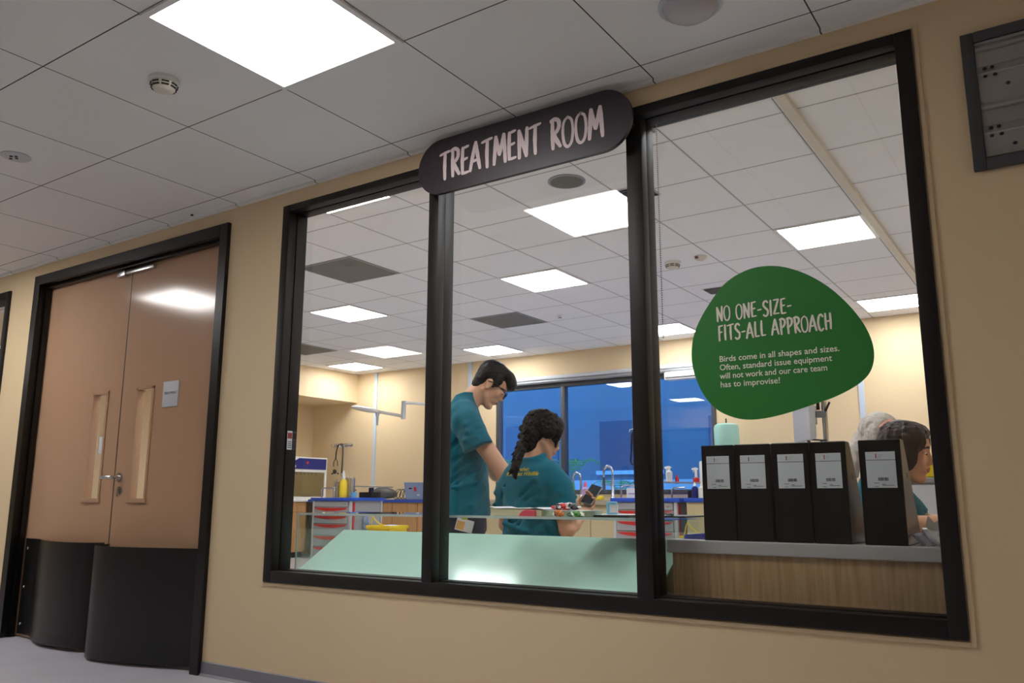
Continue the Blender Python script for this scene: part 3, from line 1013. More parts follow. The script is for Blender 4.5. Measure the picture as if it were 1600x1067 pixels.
packet(884, .26, CZ + .0235, .055, .035, .018, 'crumpled red and white foil packet on top of the thin book', M['red'], [M['white'], M['black']])
packet(900, .165, CZ, .034, .014, .014, 'small green packet at the front edge of the glass counter', mat('green_foil', rgb(70, 150, 60), rough=.3), [M['letter2'], mat('dark_green_foil', rgb(30, 90, 40), rough=.3)])
packet(872, .168, CZ, .022, .012, .016, 'small orange and brown packet beside the green packet', mat('orange_foil', rgb(220, 120, 50), rough=.3), [mat('brown_foil', rgb(90, 50, 40), rough=.3), M['letter2']])
r = thing('folder', 'flat black folder lying on the glass counter right of the green packet', 'folder', (X(918, .30), .26, CZ))
b = MB().box(0, X(990, .30) - X(918, .30), 0, .22, 0, .006, bev=.001)
b.build('folder_cover', M['black'], r, 0)
MB().box(.01, X(990, .30) - X(918, .30) - .01, .01, .21, .006, .008).build('sheets', M['paper'], r, 0)
r = thing('wipes_tub', 'small light blue tub with white label on the glass counter by the mullion', 'tub', (X(953, .31), .33, CZ + .0085))
MB().lathe([(0, 0), (.021, 0), (.022, .003), (.022, .044), (.018, .049), (0, .05)], seg=24).build('tub_body', M['paleblue'], r)
b = MB()
b.lathe([(.0224, .006), (.0226, .006), (.0226, .038), (.0224, .038)], seg=24)
bmesh.ops.delete(b.bm, geom=[v for v in b.bm.verts if v.co.x < -.004], context='VERTS')
b.build('tub_label', M['white'], r)
r = thing('clipboard', 'black clipboard at the right end of the glass counter', 'clipboard', (X(1040, .35) - .05, .25, CZ))
MB().box(0, .17, 0, .26, 0, .006, bev=.001).build('board', M['black'], r, 0)
MB().box(.05, .12, .0, .02, .006, .018, bev=.003).build('clip', M['steel'], r)

# ---- desk behind the right pane with file boxes
r = thing('desk', 'oak fronted desk with grey worktop behind the right pane', 'desk', (4.125, .135, 0))
MB().box(0, 2.2, 0, .62, .655, .70, bev=.004).build('worktop', M['counter'], r, 0)
MB().box(.015, 2.185, .016, .034, .0, .655).build('front_panel', M['wood'], r, 0)
for x in (.015, 2.165):
    MB().box(x, x + .02, .034, .45, 0, .655).build('side_panel', M['wood'], r, 0)


def file_box(x, w, lab, y=.147, rz=0, hole=False):
    r = thing('file_box', lab, 'file box', (x, y, .70), rz, 'black file boxes on the desk')
    D_, Hh = .245, .325
    prof = [(0, 0), (D_, 0), (D_, .04), (.062, Hh - .004), (.056, Hh), (0, Hh)]
    b = MB().prism([(0, p, q) for p, q in prof], (w, 0, 0))
    bmesh.ops.bevel(b.bm, geom=[e for e in b.bm.edges], offset=.0022, segments=1, affect='EDGES')
    bd = b.build('box_body', M['file'], r, 30)
    MB().box(w * .42, w * .52, -.0008, 0, .105, .135).build('thumb_slot', M['black'], bd, 0)
    MB().box(w, w + .0008, .070, .092, .205, .222, bev=.0003).build('side_clip', M['darkgrey'], bd, 0)
    x0 = w * .16
    lb = MB().box(x0, x0 + w * .70, -.0008, 0, .175, .287).build('label_card', M['paper'], r, 0)
    b = MB()
    b.mi = 0
    u = w * .70
    b.box(x0, x0 + u, -.0012, -.0008, .2605, .2622)
    xx = x0 + u * .38
    rb_ = random.Random(5)
    while xx < x0 + u * .72:
        t = rb_.choice((.0008, .0012, .0018))
        b.box(xx, xx + t, -.0012, -.0008, .197, .207)
        xx += t + rb_.choice((.0008, .0014))
    for k, (a, c) in enumerate(((.22, .40), (.5, .62), (.5, .9), (.24, .38))):
        b.box(x0 + u * a, x0 + u * c, -.0012, -.0008, .189 - .0035 * k, .1905 - .0035 * k)
    b.mi = 1
    b.box(x0 + u * .34, x0 + u * .375, -.0012, -.0008, .267, .281)
    b.mi = 2
    for k in range(3):
        b.box(x0 + u * .43, x0 + u * (.58 - .03 * k), -.0012, -.0008, .276 - .004 * k, .2775 - .004 * k)
    b.build('label_print', [M['darkgrey'], M['red'], M['lightgrey'], ], lb, 0)
    return r


file_box(4.262, .116, 'black file box at the left end of the row, beside the mullion')
file_box(4.3815, .121, 'second black file box from the left end of the row', rz=.01)
file_box(4.509, .121, 'third black file box from the left, below the green sticker edge', rz=.0)
file_box(4.634, .113, 'fourth black file box, last of the touching row with its sloped side showing')
file_box(4.786, .124, 'black file box standing apart at the right, in front of the women', rz=.0)
r = thing('tray', 'flat blue tray on the desk beside the leftmost file box', 'tray', (4.165, .20, .70))
b = MB()
b.box(0, .09, 0, .26, 0, .004)
for a in ((0, .003, 0, .26), (.087, .09, 0, .26), (.003, .087, 0, .003), (.003, .087, .257, .26)):
    b.box(*a, .004, .014)
b.build('tray_body', mat('violet_blue_tray', rgb(96, 112, 200), rough=.4), r, 0)
r = thing('tissue_pack', 'crumpled white tissue pack on the desk at the right window edge', 'tissue pack', (4.965, .22, .70))
b2 = bmesh.new()
bmesh.ops.create_icosphere(b2, subdivisions=3, radius=1)
for v in b2.verts:
    k = 1 + .2 * math.sin(6 * v.co.x + 4 * v.co.z) + rnd.uniform(-.05, .05)
    v.co = Vector((v.co.x * .045 * k, v.co.y * .04 * k, max(v.co.z, -.75) * .03 * k + .0225))
b = MB()
b._merge(b2)
b.build('wrapper', M['clearish'], r, 25)
b = MB()
b.prism([(-.02, .0, .040), (.025, .0, .040), (.036, .0, .085), (.012, .0, .070), (-.006, 0, .09)], (0, .004, 0))
b.build('tissue', M['white'], r, 0)

# ---- treatment carts
def cart(x, y, label):
    r = thing('treatment_cart', label, 'cart', (x, y, 0), group='grey treatment carts with red drawer pulls')
    W_, D_ = .60, .50
    MB().box(.012, W_ - .012, .012, D_, .10, .815).build('cart_body', M['cartgrey'], r, 0)
    b = MB()
    for xx in (0, W_ - .03):
        b.box(xx, xx + .03, 0, .03, .09, .815, bev=.004)
        b.box(xx, xx + .03, D_ - .02, D_ + .01, .09, .815, bev=.004)
    b.build('corner_posts', M['lightgrey'], r, 0)
    b = MB()
    b.box(W_ - .002, W_ + .004, .032, .062, .10, .80)
    b.build('red_strip', M['red'], r, 0)
    MB().box(-.02, W_ + .03, -.02, D_ + .02, .815, .852, bev=.008).build('blue_top', M['blue'], r, 30)
    zs = [.808, .745, .655, .565, .435, .315, .11]
    for k in range(6):
        z1, z0 = zs[k], zs[k + 1] + .008
        d = MB().box(.036, W_ - .036, -.006, .012, z0, z1, bev=.003).build('drawer', M['cartgrey'], r, 0)
        if k > 0:
            b = MB()
            pts = [(.045, z1 - .004)] + [(.045 + (W_ - .09) * t, z1 - .010 - .030 * math.sin(math.pi * t) ** .6) for t in [i / 14 for i in range(15)]] + [(W_ - .045, z1 - .004)]
            b.prism([(px_, -.012, pz) for px_, pz in pts], (0, .006, 0))
            b.build('drawer_pull', M['red'], d, 0)
        else:
            MB().lathe([(.008, -.006), (.008, -.010), (0, -.0105)], (W_ - .08, 0, z1 - .03), axis='Y', seg=12).build('lock', M['steel'], d)
    for xx in (.04, W_ - .04):
        for yy in (.05, D_ - .04):
            b = MB()
            b.lathe([(0, -.015), (.04, -.015), (.045, 0), (.04, .015), (0, .015)], (xx, yy, .045), axis='X', seg=18)
            b.box(xx - .02, xx + .02, yy - .02, yy + .02, .075, .10)
            b.build('caster', M['darkgrey'], r)
    return r


CA = (-1.87, 4.0)
CB = (1.93, 4.0)
cart(*CA, 'grey cart with red drawer pulls and blue top in the left pane')
cart(*CB, 'grey cart with red drawer pulls and blue top behind the thick mullion')
r = thing('side_table', 'cream fronted side unit with blue top beside the right cart', 'side unit', (2.58, 4.02, 0))
MB().box(.02, .95, .02, .50, 0, .815).build('unit_body', M['creamlam'], r, 0)
MB().box(0, .97, 0, .52, .815, .852, bev=.008).build('blue_top', M['blue'], r, 30)
for k in range(2):
    MB().box(.03 + .46 * k, .48 + .46 * k, .008, .02, .06, .80, bev=.002).build('door', M['creamlam'], r, 0)


def bin_(x, y, label):
    r = thing('waste_bin', label, 'bin', (x, y, 0), group='yellow clinical waste bins')
    MB().prism([(-.16, -.14, 0), (.16, -.14, 0), (.16, .14, 0), (-.16, .14, 0)], (0, 0, .52)).build('bin_body', M['yellow'], r, 0)
    b = MB()
    for a in ((-.175, .175, -.155, -.13), (-.175, .175, .13, .155), (-.175, -.15, -.13, .13), (.15, .175, -.13, .13)):
        b.box(*a, .52, .555, bev=.005)
    b.build('rim', M['yellow'], r, 30)
    b = MB()
    b.tube([(-.15, -.10, .55), (-.13, -.11, .62), (-.11, -.12, .66), (-.08, -.12, .62), (-.03, -.11, .58), (.04, -.11, .56)], .006, 8)
    b.build('cord_loop', M['yellow'], r)
    MB().ell((.06, 0, .545), (.09, .09, .02)).build('bin_liner', M['clearish'], r)
    return r


bin_(-.98, 4.28, 'yellow waste bin with cord loop right of the left cart')
bin_(2.86, 3.80, 'yellow waste bin with cord loop right of the thick mullion')
r = thing('glove', 'pale blue glove hanging on the side of the left cart', 'glove', (CA[0] + .612, CA[1] + .16, .60))
b = MB()
b.ell((.012, .06, 0), (.012, .04, .055))
for k in range(4):
    b.ell((.012, .03 + .018 * k, -.075 + abs(k - 1.5) * .008), (.009, .009, .032), seg=10)
b.ell((.012, .105, -.02), (.009, .010, .03), seg=10)
b.build('glove_rubber', M['laptop'], r)


def scale(x, y, z, label, rz=0):
    r = thing('weighing_scale', label, 'scale', (x, y, z), rz, group='platform scales on the carts')
    MB().box(-.10, .10, -.075, .075, 0, .062, bev=.006).build('scale_base', M['black'], r, 30)
    MB().lathe([(.03, .062), (.03, .112)], (.02, 0, 0), seg=18).build('column', M['navyblue'], r)
    b = MB()
    b.prism([(-.30, -.14, .128), (.20, -.14, .112), (.24, -.12, .112), (.24, .12, .112), (.20, .14, .112), (-.30, .14, .128)], (0, 0, .012))
    b.build('platform', M['grey'], r, 0)
    b = MB()
    b.tube([(-.22, -.125, .0), (-.22, -.125, .07), (-.20, -.125, .085), (-.10, -.125, .085)], .008, 10)
    b.build('rail', M['steel'], r)
    return r


scale(-1.38, 4.41, .852, 'weighing scale with tilted grey platform on the left blue topped cart')
scale(2.66, 4.24, .852, 'weighing scale on the right blue top with spray bottles on it')


def bottle(name, label, px, py, Y, z, r_, h, m, capm, cap=.25, neck=.4, spray=None):
    p = at(px, py, Y)
    t = thing(name, label, 'bottle', (p.x, Y, z))
    MB().lathe([(0, 0), (r_, 0), (r_, h * (1 - cap) * .85), (r_ * neck, h * (1 - cap)), (0, h * (1 - cap))], seg=20).build('bottle_body', m, t)
    if spray:
        b = MB()
        b.lathe([(r_ * neck, h * (1 - cap)), (r_ * neck, h * .86), (0, h * .86)], seg=14)
        b.prism([(-r_ * 1.3, -r_ * .3, h * .84), (r_ * .5, -r_ * .3, h * .84), (r_ * .7, -r_ * .3, h * .93), (0, -r_ * .3, h), (-r_ * 1.3, -r_ * .3, h * .95)], (0, r_ * .6, 0))
        b.prism([(-r_ * .9, -r_ * .15, h * .84), (-r_ * .6, -r_ * .15, h * .84), (-r_ * .75, -r_ * .15, h * .70), (-r_ * 1.0, -r_ * .15, h * .72)], (0, r_ * .3, 0))
        b.build('spray_head', capm, t, 30)
    else:
        MB().lathe([(r_ * neck * 1.1, h * (1 - cap)), (r_ * neck * 1.0, h * (1 - cap * .5)), (r_ * .18, h * .97), (0, h)], seg=16).build('cap', capm, t)
    return t


bottle('squeeze_bottle', 'yellow squeeze bottle with white nozzle on the left cart', 536, 772, 4.06, .852, .042, .30, M['yellow'], M['white'], cap=.32)
bottle('spray_bottle', 'clear spray bottle on the right scale next to the mullion', 1046, 760, 4.20, .978, .03, .15, M['clearish'], M['white'], spray=True)
bottle('small_bottle', 'small red bottle standing on the right scale', 1058, 752, 4.25, .974, .017, .085, M['red'], M['red'], cap=.3)
bottle('spray_bottle', 'white spray bottle with red trigger on the right scale', 1088, 752, 4.25, .972, .028, .14, M['red'], M['white'], spray=True, cap=.6)
bottle('pump_bottle', 'navy blue bottle on the blue top beside the leftmost file box', 1086, 774, 4.07, .852, .026, .13, M['navyblue'], M['white'])
bottle('pump_bottle', 'white bottle right of the navy bottle on the blue top', 1097, 774, 4.05, .852, .03, .13, M['white'], M['white'])
for px, h, r_, lab in ((526, .17, .05, 'steel canister left of the yellow squeeze bottle'), (546, .21, .055, 'taller steel canister right of the yellow squeeze bottle')):
    p = at(px, 770, 4.19)
    t = thing('instrument_canister', lab, 'canister', (p.x, 4.20, .852), group='steel canisters on the left cart')
    MB().lathe([(0, 0), (r_, 0), (r_, h), (r_ + .004, h), (r_ + .004, h + .006), (r_ - .003, h + .006), (r_ - .003, .01), (0, .01)], seg=24).build('canister_wall', M['steel'], t)
    b = MB()
    for k in range(5):
        a = k * 1.3
        b.tube([(math.cos(a) * r_ * .5, math.sin(a) * r_ * .5, .012), (math.cos(a) * r_ * .8, math.sin(a) * r_ * .8, h + .02 + .01 * (k % 3))], .004, 6)
    b.build('instruments', M['steel'], t)
p = at(553, 770, 4.08)
t = thing('cup', 'small blue cup beside the yellow squeeze bottle', 'cup', (p.x - .02, 4.10, .852))
MB().lathe([(0, 0), (.03, 0), (.036, .06), (.033, .06), (.028, .004), (0, .004)], seg=20).build('cup_wall', M['paleblue'], t)
p = at(512, 765, 4.05)
t = thing('bent_rail', 'bent steel rail at the left end of the left cart top', 'rail', (CA[0] + .09, 4.05, .852))
MB().tube([(0, 0, 0), (0, 0, .085), (.012, 0, .10), (.03, 0, .107), (.19, 0, .107), (.20, 0, .10), (.20, 0, 0)], .008, 10).build('rail_tube', M['steel'], t)
t = thing('carton', 'small white carton on the right cart beside the mullion', 'carton', (X(991, 4.1, 770), 4.06, .852))
MB().box(-.055, .055, 0, .06, 0, .085).build('carton_body', M['white'], t, 0)
MB().box(-.035, .03, -.0008, 0, .03, .042).build('printed_band', M['lilac'], t, 0)
t = thing('bent_rail', 'bent steel rail on the right cart, left of the white carton', 'rail', (X(969, 4.1, 770), 4.12, .852))
MB().tube([(0, 0, 0), (0, 0, .08), (.01, 0, .095), (.03, 0, .105), (.22, 0, .105)], .009, 10).build('rail_tube', M['steel'], t)

# ---- benches along the far wall
BT = .83


def base_cabinet(x, w, label, m, group, y=6.0, rz=0.0):
    r = thing('base_cabinet', label, 'cabinet', (x, y, 0), rz, group=group)
    MB().box(.004, w - .004, .02, .59, .08, BT - .035).build('carcass', m, r, 0)
    MB().box(.01, w - .01, .06, .58, 0, .08).build('plinth', M['darkgrey'], r, 0)
    hw_ = w / 2
    for k in range(2):
        MB().box(.008 + hw_ * k, hw_ - .004 + hw_ * k, 0, .02, BT - .175, BT - .045).build('drawer', m, r, 0)
        MB().box(.008 + hw_ * k, hw_ - .004 + hw_ * k, 0, .02, .085, BT - .182).build('door', m, r, 0)
    return r


G1 = 'beech cabinets under the far bench'
for k, lab in enumerate(('beech base cabinet behind the left cart', 'beech base cabinet right of the left cart', 'beech base cabinet below the laptop')):
    base_cabinet(-3.82 + .9 * k, .9, lab, M['wood2'], G1)
for k, lab in enumerate(('beech base cabinet along the left wall, nearer the viewer', 'beech base cabinet along the left wall under the white cabinet with navy panel')):
    base_cabinet(-4.14, .9, lab, M['wood2'], G1, y=4.18 + .9 * k, rz=math.pi / 2)
tag(MB().box(-4.745, -4.11, 4.16, 6.595, BT - .034, BT, bev=.004).build('worktop', M['white'], None, 0), 'white worktop along the left wall in the far corner', 'worktop')
r = thing('worktop', 'grey worktop with blue front edge under the laptop', 'worktop', (-4.105, 5.97, BT - .034))
MB().box(0, 2.98, .012, .625, 0, .034).build('top_board', M['lightgrey'], r, 0)
MB().box(0, 2.98, 0, .012, -.004, .036, bev=.003).build('edge_strip', M['blue'], r, 0)
r = thing('sink_unit', 'cream sink unit with steel top under the far window', 'sink unit', (-1.12, 6.0, 0))
MB().box(.004, 2.30, .02, .59, .08, BT - .06).build('carcass', M['creamlam'], r, 0)
MB().box(.01, 2.29, .06, .58, 0, .08).build('plinth', M['darkgrey'], r, 0)
for k in range(4):
    MB().box(.01 + .573 * k, .575 + .573 * k, 0, .02, .09, BT - .10).build('door', M['creamlam'], r, 0)
b = MB()
for a in ((0, .5, -.03, .595), (1.05, 1.5, -.03, .595), (2.05, 2.304, -.03, .595)):
    b.box(*a, BT - .055, BT)
for x0, x1 in ((.5, 1.05), (1.5, 2.05)):
    b.box(x0, x1, -.03, .09, BT - .055, BT)
    b.box(x0, x1, .48, .595, BT - .055, BT)
b.build('steel_top', mat('satin_sink_steel', rgb(205, 200, 182), rough=.3, metal=.6), r, 0)
for x0, x1 in ((.5, 1.05), (1.5, 2.05)):
    MB().box(x0, x1, .09, .48, BT - .055, BT - .05).build('basin', M['steel'], r, 0)
G2 = 'cabinets under the right part of the far bench'
for k, lab in enumerate(('beech base cabinet of the far bench right of the sink unit', 'beech base cabinet of the far bench behind the right cart', 'beech base cabinet of the far bench behind the file boxes')):
    base_cabinet(1.20 + .9 * k, .9, lab, M['wood2'], G2)
tag(MB().box(1.19, 3.91, 5.97, 6.595, BT - .034, BT, bev=.004).build('worktop', M['blue'], None, 0), 'blue worktop of the far bench right of the sink', 'worktop')

# taps
r = thing('tap', 'tall steel gooseneck tap right of the seated woman', 'tap', (.26, 6.40, BT))
pts = [(0, 0, 0), (0, 0, .26)] + [(-.055 + .055 * math.cos(t), 0, .26 + .075 * math.sin(t)) for t in [math.pi * k / 12 for k in range(1, 13)]] + [(-.11, 0, .22)]
MB().tube(pts, .014, 12).build('spout', M['steel'], r)
b = MB()
b.lathe([(.03, 0), (.03, .02), (.02, .05), (.016, .07)], seg=18)
b.tube([(.0, 0, .05), (.07, 0, .09)], .008, 8)
b.build('tap_base', M['steel'], r)
r = thing('spring_tap', 'steel spring neck spray tap left of the right cart', 'tap', (.70, 6.40, BT))
b = MB()
b.lathe([(.032, 0), (.032, .02), (.02, .04), (.017, .25)], seg=18)
b.build('post', M['steel'], r)
arc = [(0, 0, .25), (0, 0, .32)] + [(-.06 + .06 * math.cos(t), 0, .32 + .085 * math.sin(t)) for t in [math.pi * k / 12 for k in range(1, 13)]] + [(-.12, 0, .26)]
b = MB()
b.tube(arc, .010, 8)
aa = [Vector(p) for p in crom(arc, 3)]
for q, q2 in zip(aa[::1], aa[1::1]):
    d = (q2 - q).normalized()
    b.lathe([(.010, -.004), (.017, -.003), (.017, .003), (.010, .004)], q, seg=12, rot=Vector((0, 0, 1)).rotation_difference(d).to_matrix())
b.build('spring', M['steel'], r)
MB().lathe([(.012, .27), (.016, .24), (.018, .12), (.030, .10), (.030, .08), (0, .08)], (-.12, 0, 0), seg=16).build('spray_head', M['darkgrey'], r)
MB().tube([(0, 0, .18), (-.12, 0, .18)], .006, 8).build('holder', M['steel'], r)
bottle('soap_bottle', 'lilac soap bottle on the sink between the two taps', 915, 784, 6.12, BT, .045, .22, M['lilac'], M['pink'], cap=.3)
tag(MB().box(-.09, .09, -.05, .05, 0, .05, bev=.015).build('sponge', M['yellow'], None, 40, (X(931, 6.05, 780), 6.05, BT)), 'yellow sponge on the sink below the spring tap', 'sponge')
t = thing('paper_box', 'small grey blue box on the sink behind the standing man', 'box', (X(783, 6.05, 780), 6.06, BT))
MB().box(-.05, .05, -.04, .04, 0, .10, bev=.003).build('box_body', M['laptop'], t, 0)

# laptop, cable coil, bag on the left bench
r = thing('laptop', 'open laptop with pale blue lid and stickers on the left bench', 'laptop', (X(652, 6.12, 780), 6.10, BT + .002), math.radians(8))
MB().box(-.17, .17, .02, .24, 0, .015, bev=.004).build('keyboard_base', M['grey'], r, 0)
lid = MB().box(-.17, .17, -.004, .004, .0, .225, bev=.004, rot=Matrix.Rotation(math.radians(14), 3, 'X'), piv=(0, 0, 0))
lo = lid.build('lid', M['laptop'], r, 0)
lo.location = (0, 0, .012)
b = MB()
b.mi = 0
rot = Matrix.Rotation(math.radians(14), 3, 'X')
b.box(-.02, .02, -.006, -.004, .10, .16, bev=.001, rot=rot, piv=(0, 0, 0))
b.mi = 1
b.box(-.10, -.05, -.006, -.004, .13, .15, rot=rot, piv=(0, 0, 0))
b.mi = 2
b.box(.02, .06, -.006, -.004, .04, .06, rot=rot, piv=(0, 0, 0))
b.build('stickers', [M['red'], M['black'], M['white']], lo, 0)
r = thing('cable_coil', 'loops of black cable on the bench left of the laptop', 'cable', (X(627, 6.15, 782), 6.18, BT))
b = MB()
for k in range(4):
    a = .35 * k
    b.tube([(-.10 + .06 * k + .06 * math.cos(t), .03 * math.sin(t + a), .075 + .07 * math.sin(t)) for t in [2 * math.pi * i / 18 for i in range(18)]], .005, 6, closed=True)
b.build('cable_loops', M['black'], r)
r = thing('bag', 'dark soft pouch on the bench behind the left scale', 'bag', (X(598, 6.3, 775), 6.34, BT))
b2 = bmesh.new()
bmesh.ops.create_icosphere(b2, subdivisions=3, radius=1)
for v in b2.verts:
    v.co = Vector((v.co.x * .22, v.co.y * .13, max(v.co.z, -.6) * .10 * (1 - .25 * v.co.x) + .076))
b = MB()
b._merge(b2)
b.build('pouch', M['darkgrey'], r)

# cabinet box (blue front panel) in the left corner
r = thing('uv_cabinet', 'white bench top cabinet with navy control panel in the far left corner', 'cabinet', (-4.15, 5.50, BT), math.pi / 2)
Wc = .86
b = MB()
for a in ((0, .04, 0, .52, 0, .62), (Wc - .04, Wc, 0, .52, 0, .62), (.04, Wc - .04, 0, .52, 0, .04), (.04, Wc - .04, 0, .52, .40, .62), (.04, Wc - .04, .49, .52, .04, .40)):
    b.box(*a)
b.build('housing', M['white'], r, 0)
MB().box(.02, Wc - .02, -.008, 0, .44, .60, bev=.003).build('control_panel', M['navyblue'], r, 0)
pts = [(.02, .60), (.02, .52), (.14, .53), (.22, .56), (.30, .60)]
MB().prism([(x, -.0095, z) for x, z in pts], (0, .0015, 0)).build('white_swoosh', M['white'], r, 0)
b = MB()
b.lathe([(.022, -.008), (.022, -.016), (0, -.017)], (.46, 0, .535), axis='Y', seg=16)
b.build('red_knob', M['red'], r)
MB().box(.06, .24, -.010, -.008, .46, .495).build('display', M['paper'], r, 0)
MB().box(.05, Wc - .05, .004, .010, .045, .395).build('glass_door', mat('smoked_cabinet_glass', rgb(128, 112, 74), rough=.12, var=.06), r, 0)
for k in range(7):
    MB().lathe([(.012, .0), (.012, -.006), (0, -.007)], (.20 + k * .075, .004, .375), axis='Y', seg=10).build('vent_hole', M['darkgrey'], r)

# stethoscope rail on the wall
pR = at(536, 696, 6.585)
r = thing('hook_rail', 'small steel hook rail on the far wall above the left cart', 'hook rail', (pR.x, 6.6, pR.z))
b = MB()
b.box(-.20, .20, -.012, 0, -.012, .012, bev=.003)
b.build('rail_bar', M['grey'], r)
for k in range(5):
    x = -.18 + .09 * k
    MB().tube([(x + .03 * math.cos(t), -.018 - .022 + .022 * math.cos(t), .026 * math.sin(t)) for t in [2 * math.pi * i / 14 for i in range(14)]], .005, 6, closed=True).build('hook', M['steel'], r)
r = thing('stethoscope', 'black stethoscope hanging from the wall hook rail', 'stethoscope', (pR.x, 6.545, pR.z))
b = MB()
b.tube(crom([(-.005, 0, .02), (-.06, 0, .0), (-.10, 0, -.10), (-.105, 0, -.20)], 4), .009, 8)
b.tube(crom([(-.105, 0, -.20), (-.145, 0, -.25), (-.15, 0, -.32)], 4), .006, 8)
b.tube(crom([(-.105, 0, -.20), (-.065, 0, -.25), (-.06, 0, -.32)], 4), .006, 8)
b.build('tubing', M['black'], r)
MB().lathe([(0, -.012), (.032, -.012), (.036, 0), (.032, .010), (0, .012)], (-.105, -.01, -.40), axis='Y', seg=20).build('chest_piece', M['darkgrey'], r)
b = MB()
b.ell((-.17, 0, -.43), (.014, .014, .012), seg=10)
b.ell((-.045, 0, -.43), (.012, .012, .016), seg=10)
b.build('ear_tip', M['black'], r)
r = thing('hanging_strap', 'long dark strap hanging from the hook rail towards the yellow bottle', 'strap', (pR.x + .035, 6.545, pR.z))
MB().tube(crom([(-.03, 0, .02), (.0, 0, .0), (.01, 0, -.15), (.0, 0, -.42)], 4), [.012] * 13, 8).build('strap_band', M['darkgrey'], r)
MB().tube([(.0 + .022 * math.cos(t), 0, -.445 + .022 * math.sin(t)) for t in [2 * math.pi * i / 16 for i in range(16)]], .005, 6, closed=True).build('ring', M['steel'], r)

# exam lamp on a jointed wall arm
r = thing('exam_lamp', 'white examination lamp on a jointed wall arm', 'lamp', (-1.80, 6.595, 2.0))
def lampP(px, py, Y):
    return at(px, py, Y) - Vector((-1.80, 6.595, 2.0))


h0, h1, e0, e1, k0, k1 = lampP(553, 636, 5.2), lampP(590, 643, 5.2), lampP(592, 645, 5.2), lampP(629, 650, 5.2), lampP(630, 652, 5.2), lampP(631, 629, 5.2)
b = MB()
d = (h1 - h0)
mid = (h0 + h1) / 2
b.ell(mid + Vector((0, 0, .0)), (d.length * .58, .11, .034), Matrix.Rotation(math.atan2(-d.z, math.hypot(d.x, d.y)), 3, 'Y'), seg=28)
b.build('lamp_head', M['white'], r)
MB().lathe([(0, -.15), (.014, -.145), (.018, -.03), (.03, 0), (.03, .03), (0, .03)], h1 + Vector((0, 0, -.03)), seg=16).build('handle', M['lightgrey'], r)
MB().tube([h1, e1], .020, 10).build('lower_arm', M['white'], r)
b = MB()
b.tube([k0 + Vector((0, 0, -.02)), k1 + Vector((0, 0, .02))], .030, 14)
b.build('joint', M['lightgrey'], r)
k2 = lampP(706, 634, 5.6)
MB().tube([k1, k2, Vector((0, -.05, .02))], .020, 10).build('upper_arm', M['white'], r)
MB().box(-.06, .06, -.05, 0, -.12, .12, bev=.008).build('wall_plate', M['white'], r)

# wall trunking
for x, lab in ((-3.40, 'pale vertical trunking on the far wall above the left scale'), (-1.61, "pale vertical trunking on the far wall behind the standing man"), (3.55, 'pale vertical trunking on the far wall behind the silver haired woman')):
    t = thing('wall_trunking', lab, 'trunking', (x, 6.6, BT + .01), group='vertical trunking on the far wall')
    MB().box(-.028, .028, -.022, 0, 0, HR - BT - .012, bev=.003).build('cover_strip', mat('pale_blue_trunking', rgb(206, 220, 236), rough=.4), t, 0)
    MB().box(-.06, .06, -.026, 0, .10, .20, bev=.004).build('socket_box', M['white'], t, 0)
# pelmet above the far window and a projector-like white unit
r = thing('window_blind', 'rolled grey blind cassette above the far window', 'blind', (BX0 + .02, 6.598, 2.335))
MB().box(0, BX1 - BX0 - .02, -.085, 0, .045, .095, bev=.012).build('cassette', M['lightgrey'], r, 40)
MB().lathe([(.026, .0), (.026, BX1 - BX0 - .02)], (0, -.055, .022), axis='X', seg=16).build('blind_roll', M['grey'], r)
r = thing('wall_unit', 'white slim unit on the far window head beside the green sticker', 'wall unit', (1.55, 6.55, 2.25))
MB().box(-.16, .30, -.12, .03, -.02, .075, bev=.012).build('unit_cover', M['white'], r, 40)
MB().box(-.14, .28, -.126, -.12, .0, .012).build('slot', M['darkgrey'], r, 0)
# leash hanging by the far mullion
pL = at(986, 674, 6.53)
r = thing('hanging_leash', 'black looped leash hanging beside the far window mullion', 'leash', (pL.x, 6.545, pL.z))
b = MB()
b.tube(crom([(.03, 0, .0), (.0, 0, -.05), (-.01, 0, -.25), (-.02, 0, -.36), (.015, 0, -.40), (.03, 0, -.32), (.02, 0, -.1), (.04, 0, .0)], 4), .011, 8)
b.build('leash_loop', M['black'], r)
b = MB()
b.tube([(-.03, 0, -.02), (-.02, 0, .02), (.02, 0, .03), (.06, 0, .02), (.08, 0, .04), (.08, .04, .04)], .009, 8)
b.build('hook', M['steel'], r)

# ---- screen on a pole, mint canister, yellow canister behind the file boxes
pp_ = at(1292, 700, 2.4)
r = thing('monitor_stand', 'grey backed screen clamped to a steel pole behind the file boxes', 'monitor', (pp_.x, 2.4, 0))
MB().lathe([(.016, .03), (.016, at(1291, 627, 2.4).z)], seg=14).build('pole', M['steel'], r)
MB().lathe([(0, 0), (.22, 0), (.22, .02), (.04, .035), (0, .035)], seg=28).build('pole_base', M['grey'], r)
zc = at(1262, 652, 2.4).z
zt = zc + .07
Rz = Matrix.Rotation(math.radians(-62), 3, 'Z')
cx = at(1256, 655, 2.4).x - pp_.x
MB().box(cx - .20, cx + .20, -.02, .02, zc - .14, zc + .20, bev=.012, rot=Rz, piv=(cx, 0, zc)).build('screen_housing', M['lightgrey'], r, 40)
b = MB()
b.box(-.055, .012, -.016, .016, zt - .075, zt - .035, bev=.004)
b.build('clamp', M['grey'], r)
MB().box(-.072, -.056, -.05, .05, zt - .11, zt + .0, bev=.003).build('mount_plate', M['grey'], r)
b = MB()
b.tube([(-.03, -.02, zt - .03), (-.028, -.03, zt + .02), (-.018, -.03, zt + .06)], [.011, .009, .005], 8)
b.tube([(.01, -.02, zt - .04), (.04, -.03, zt + .01)], [.008, .006], 8)
b.build('lever', M['black'], r)
b = MB()
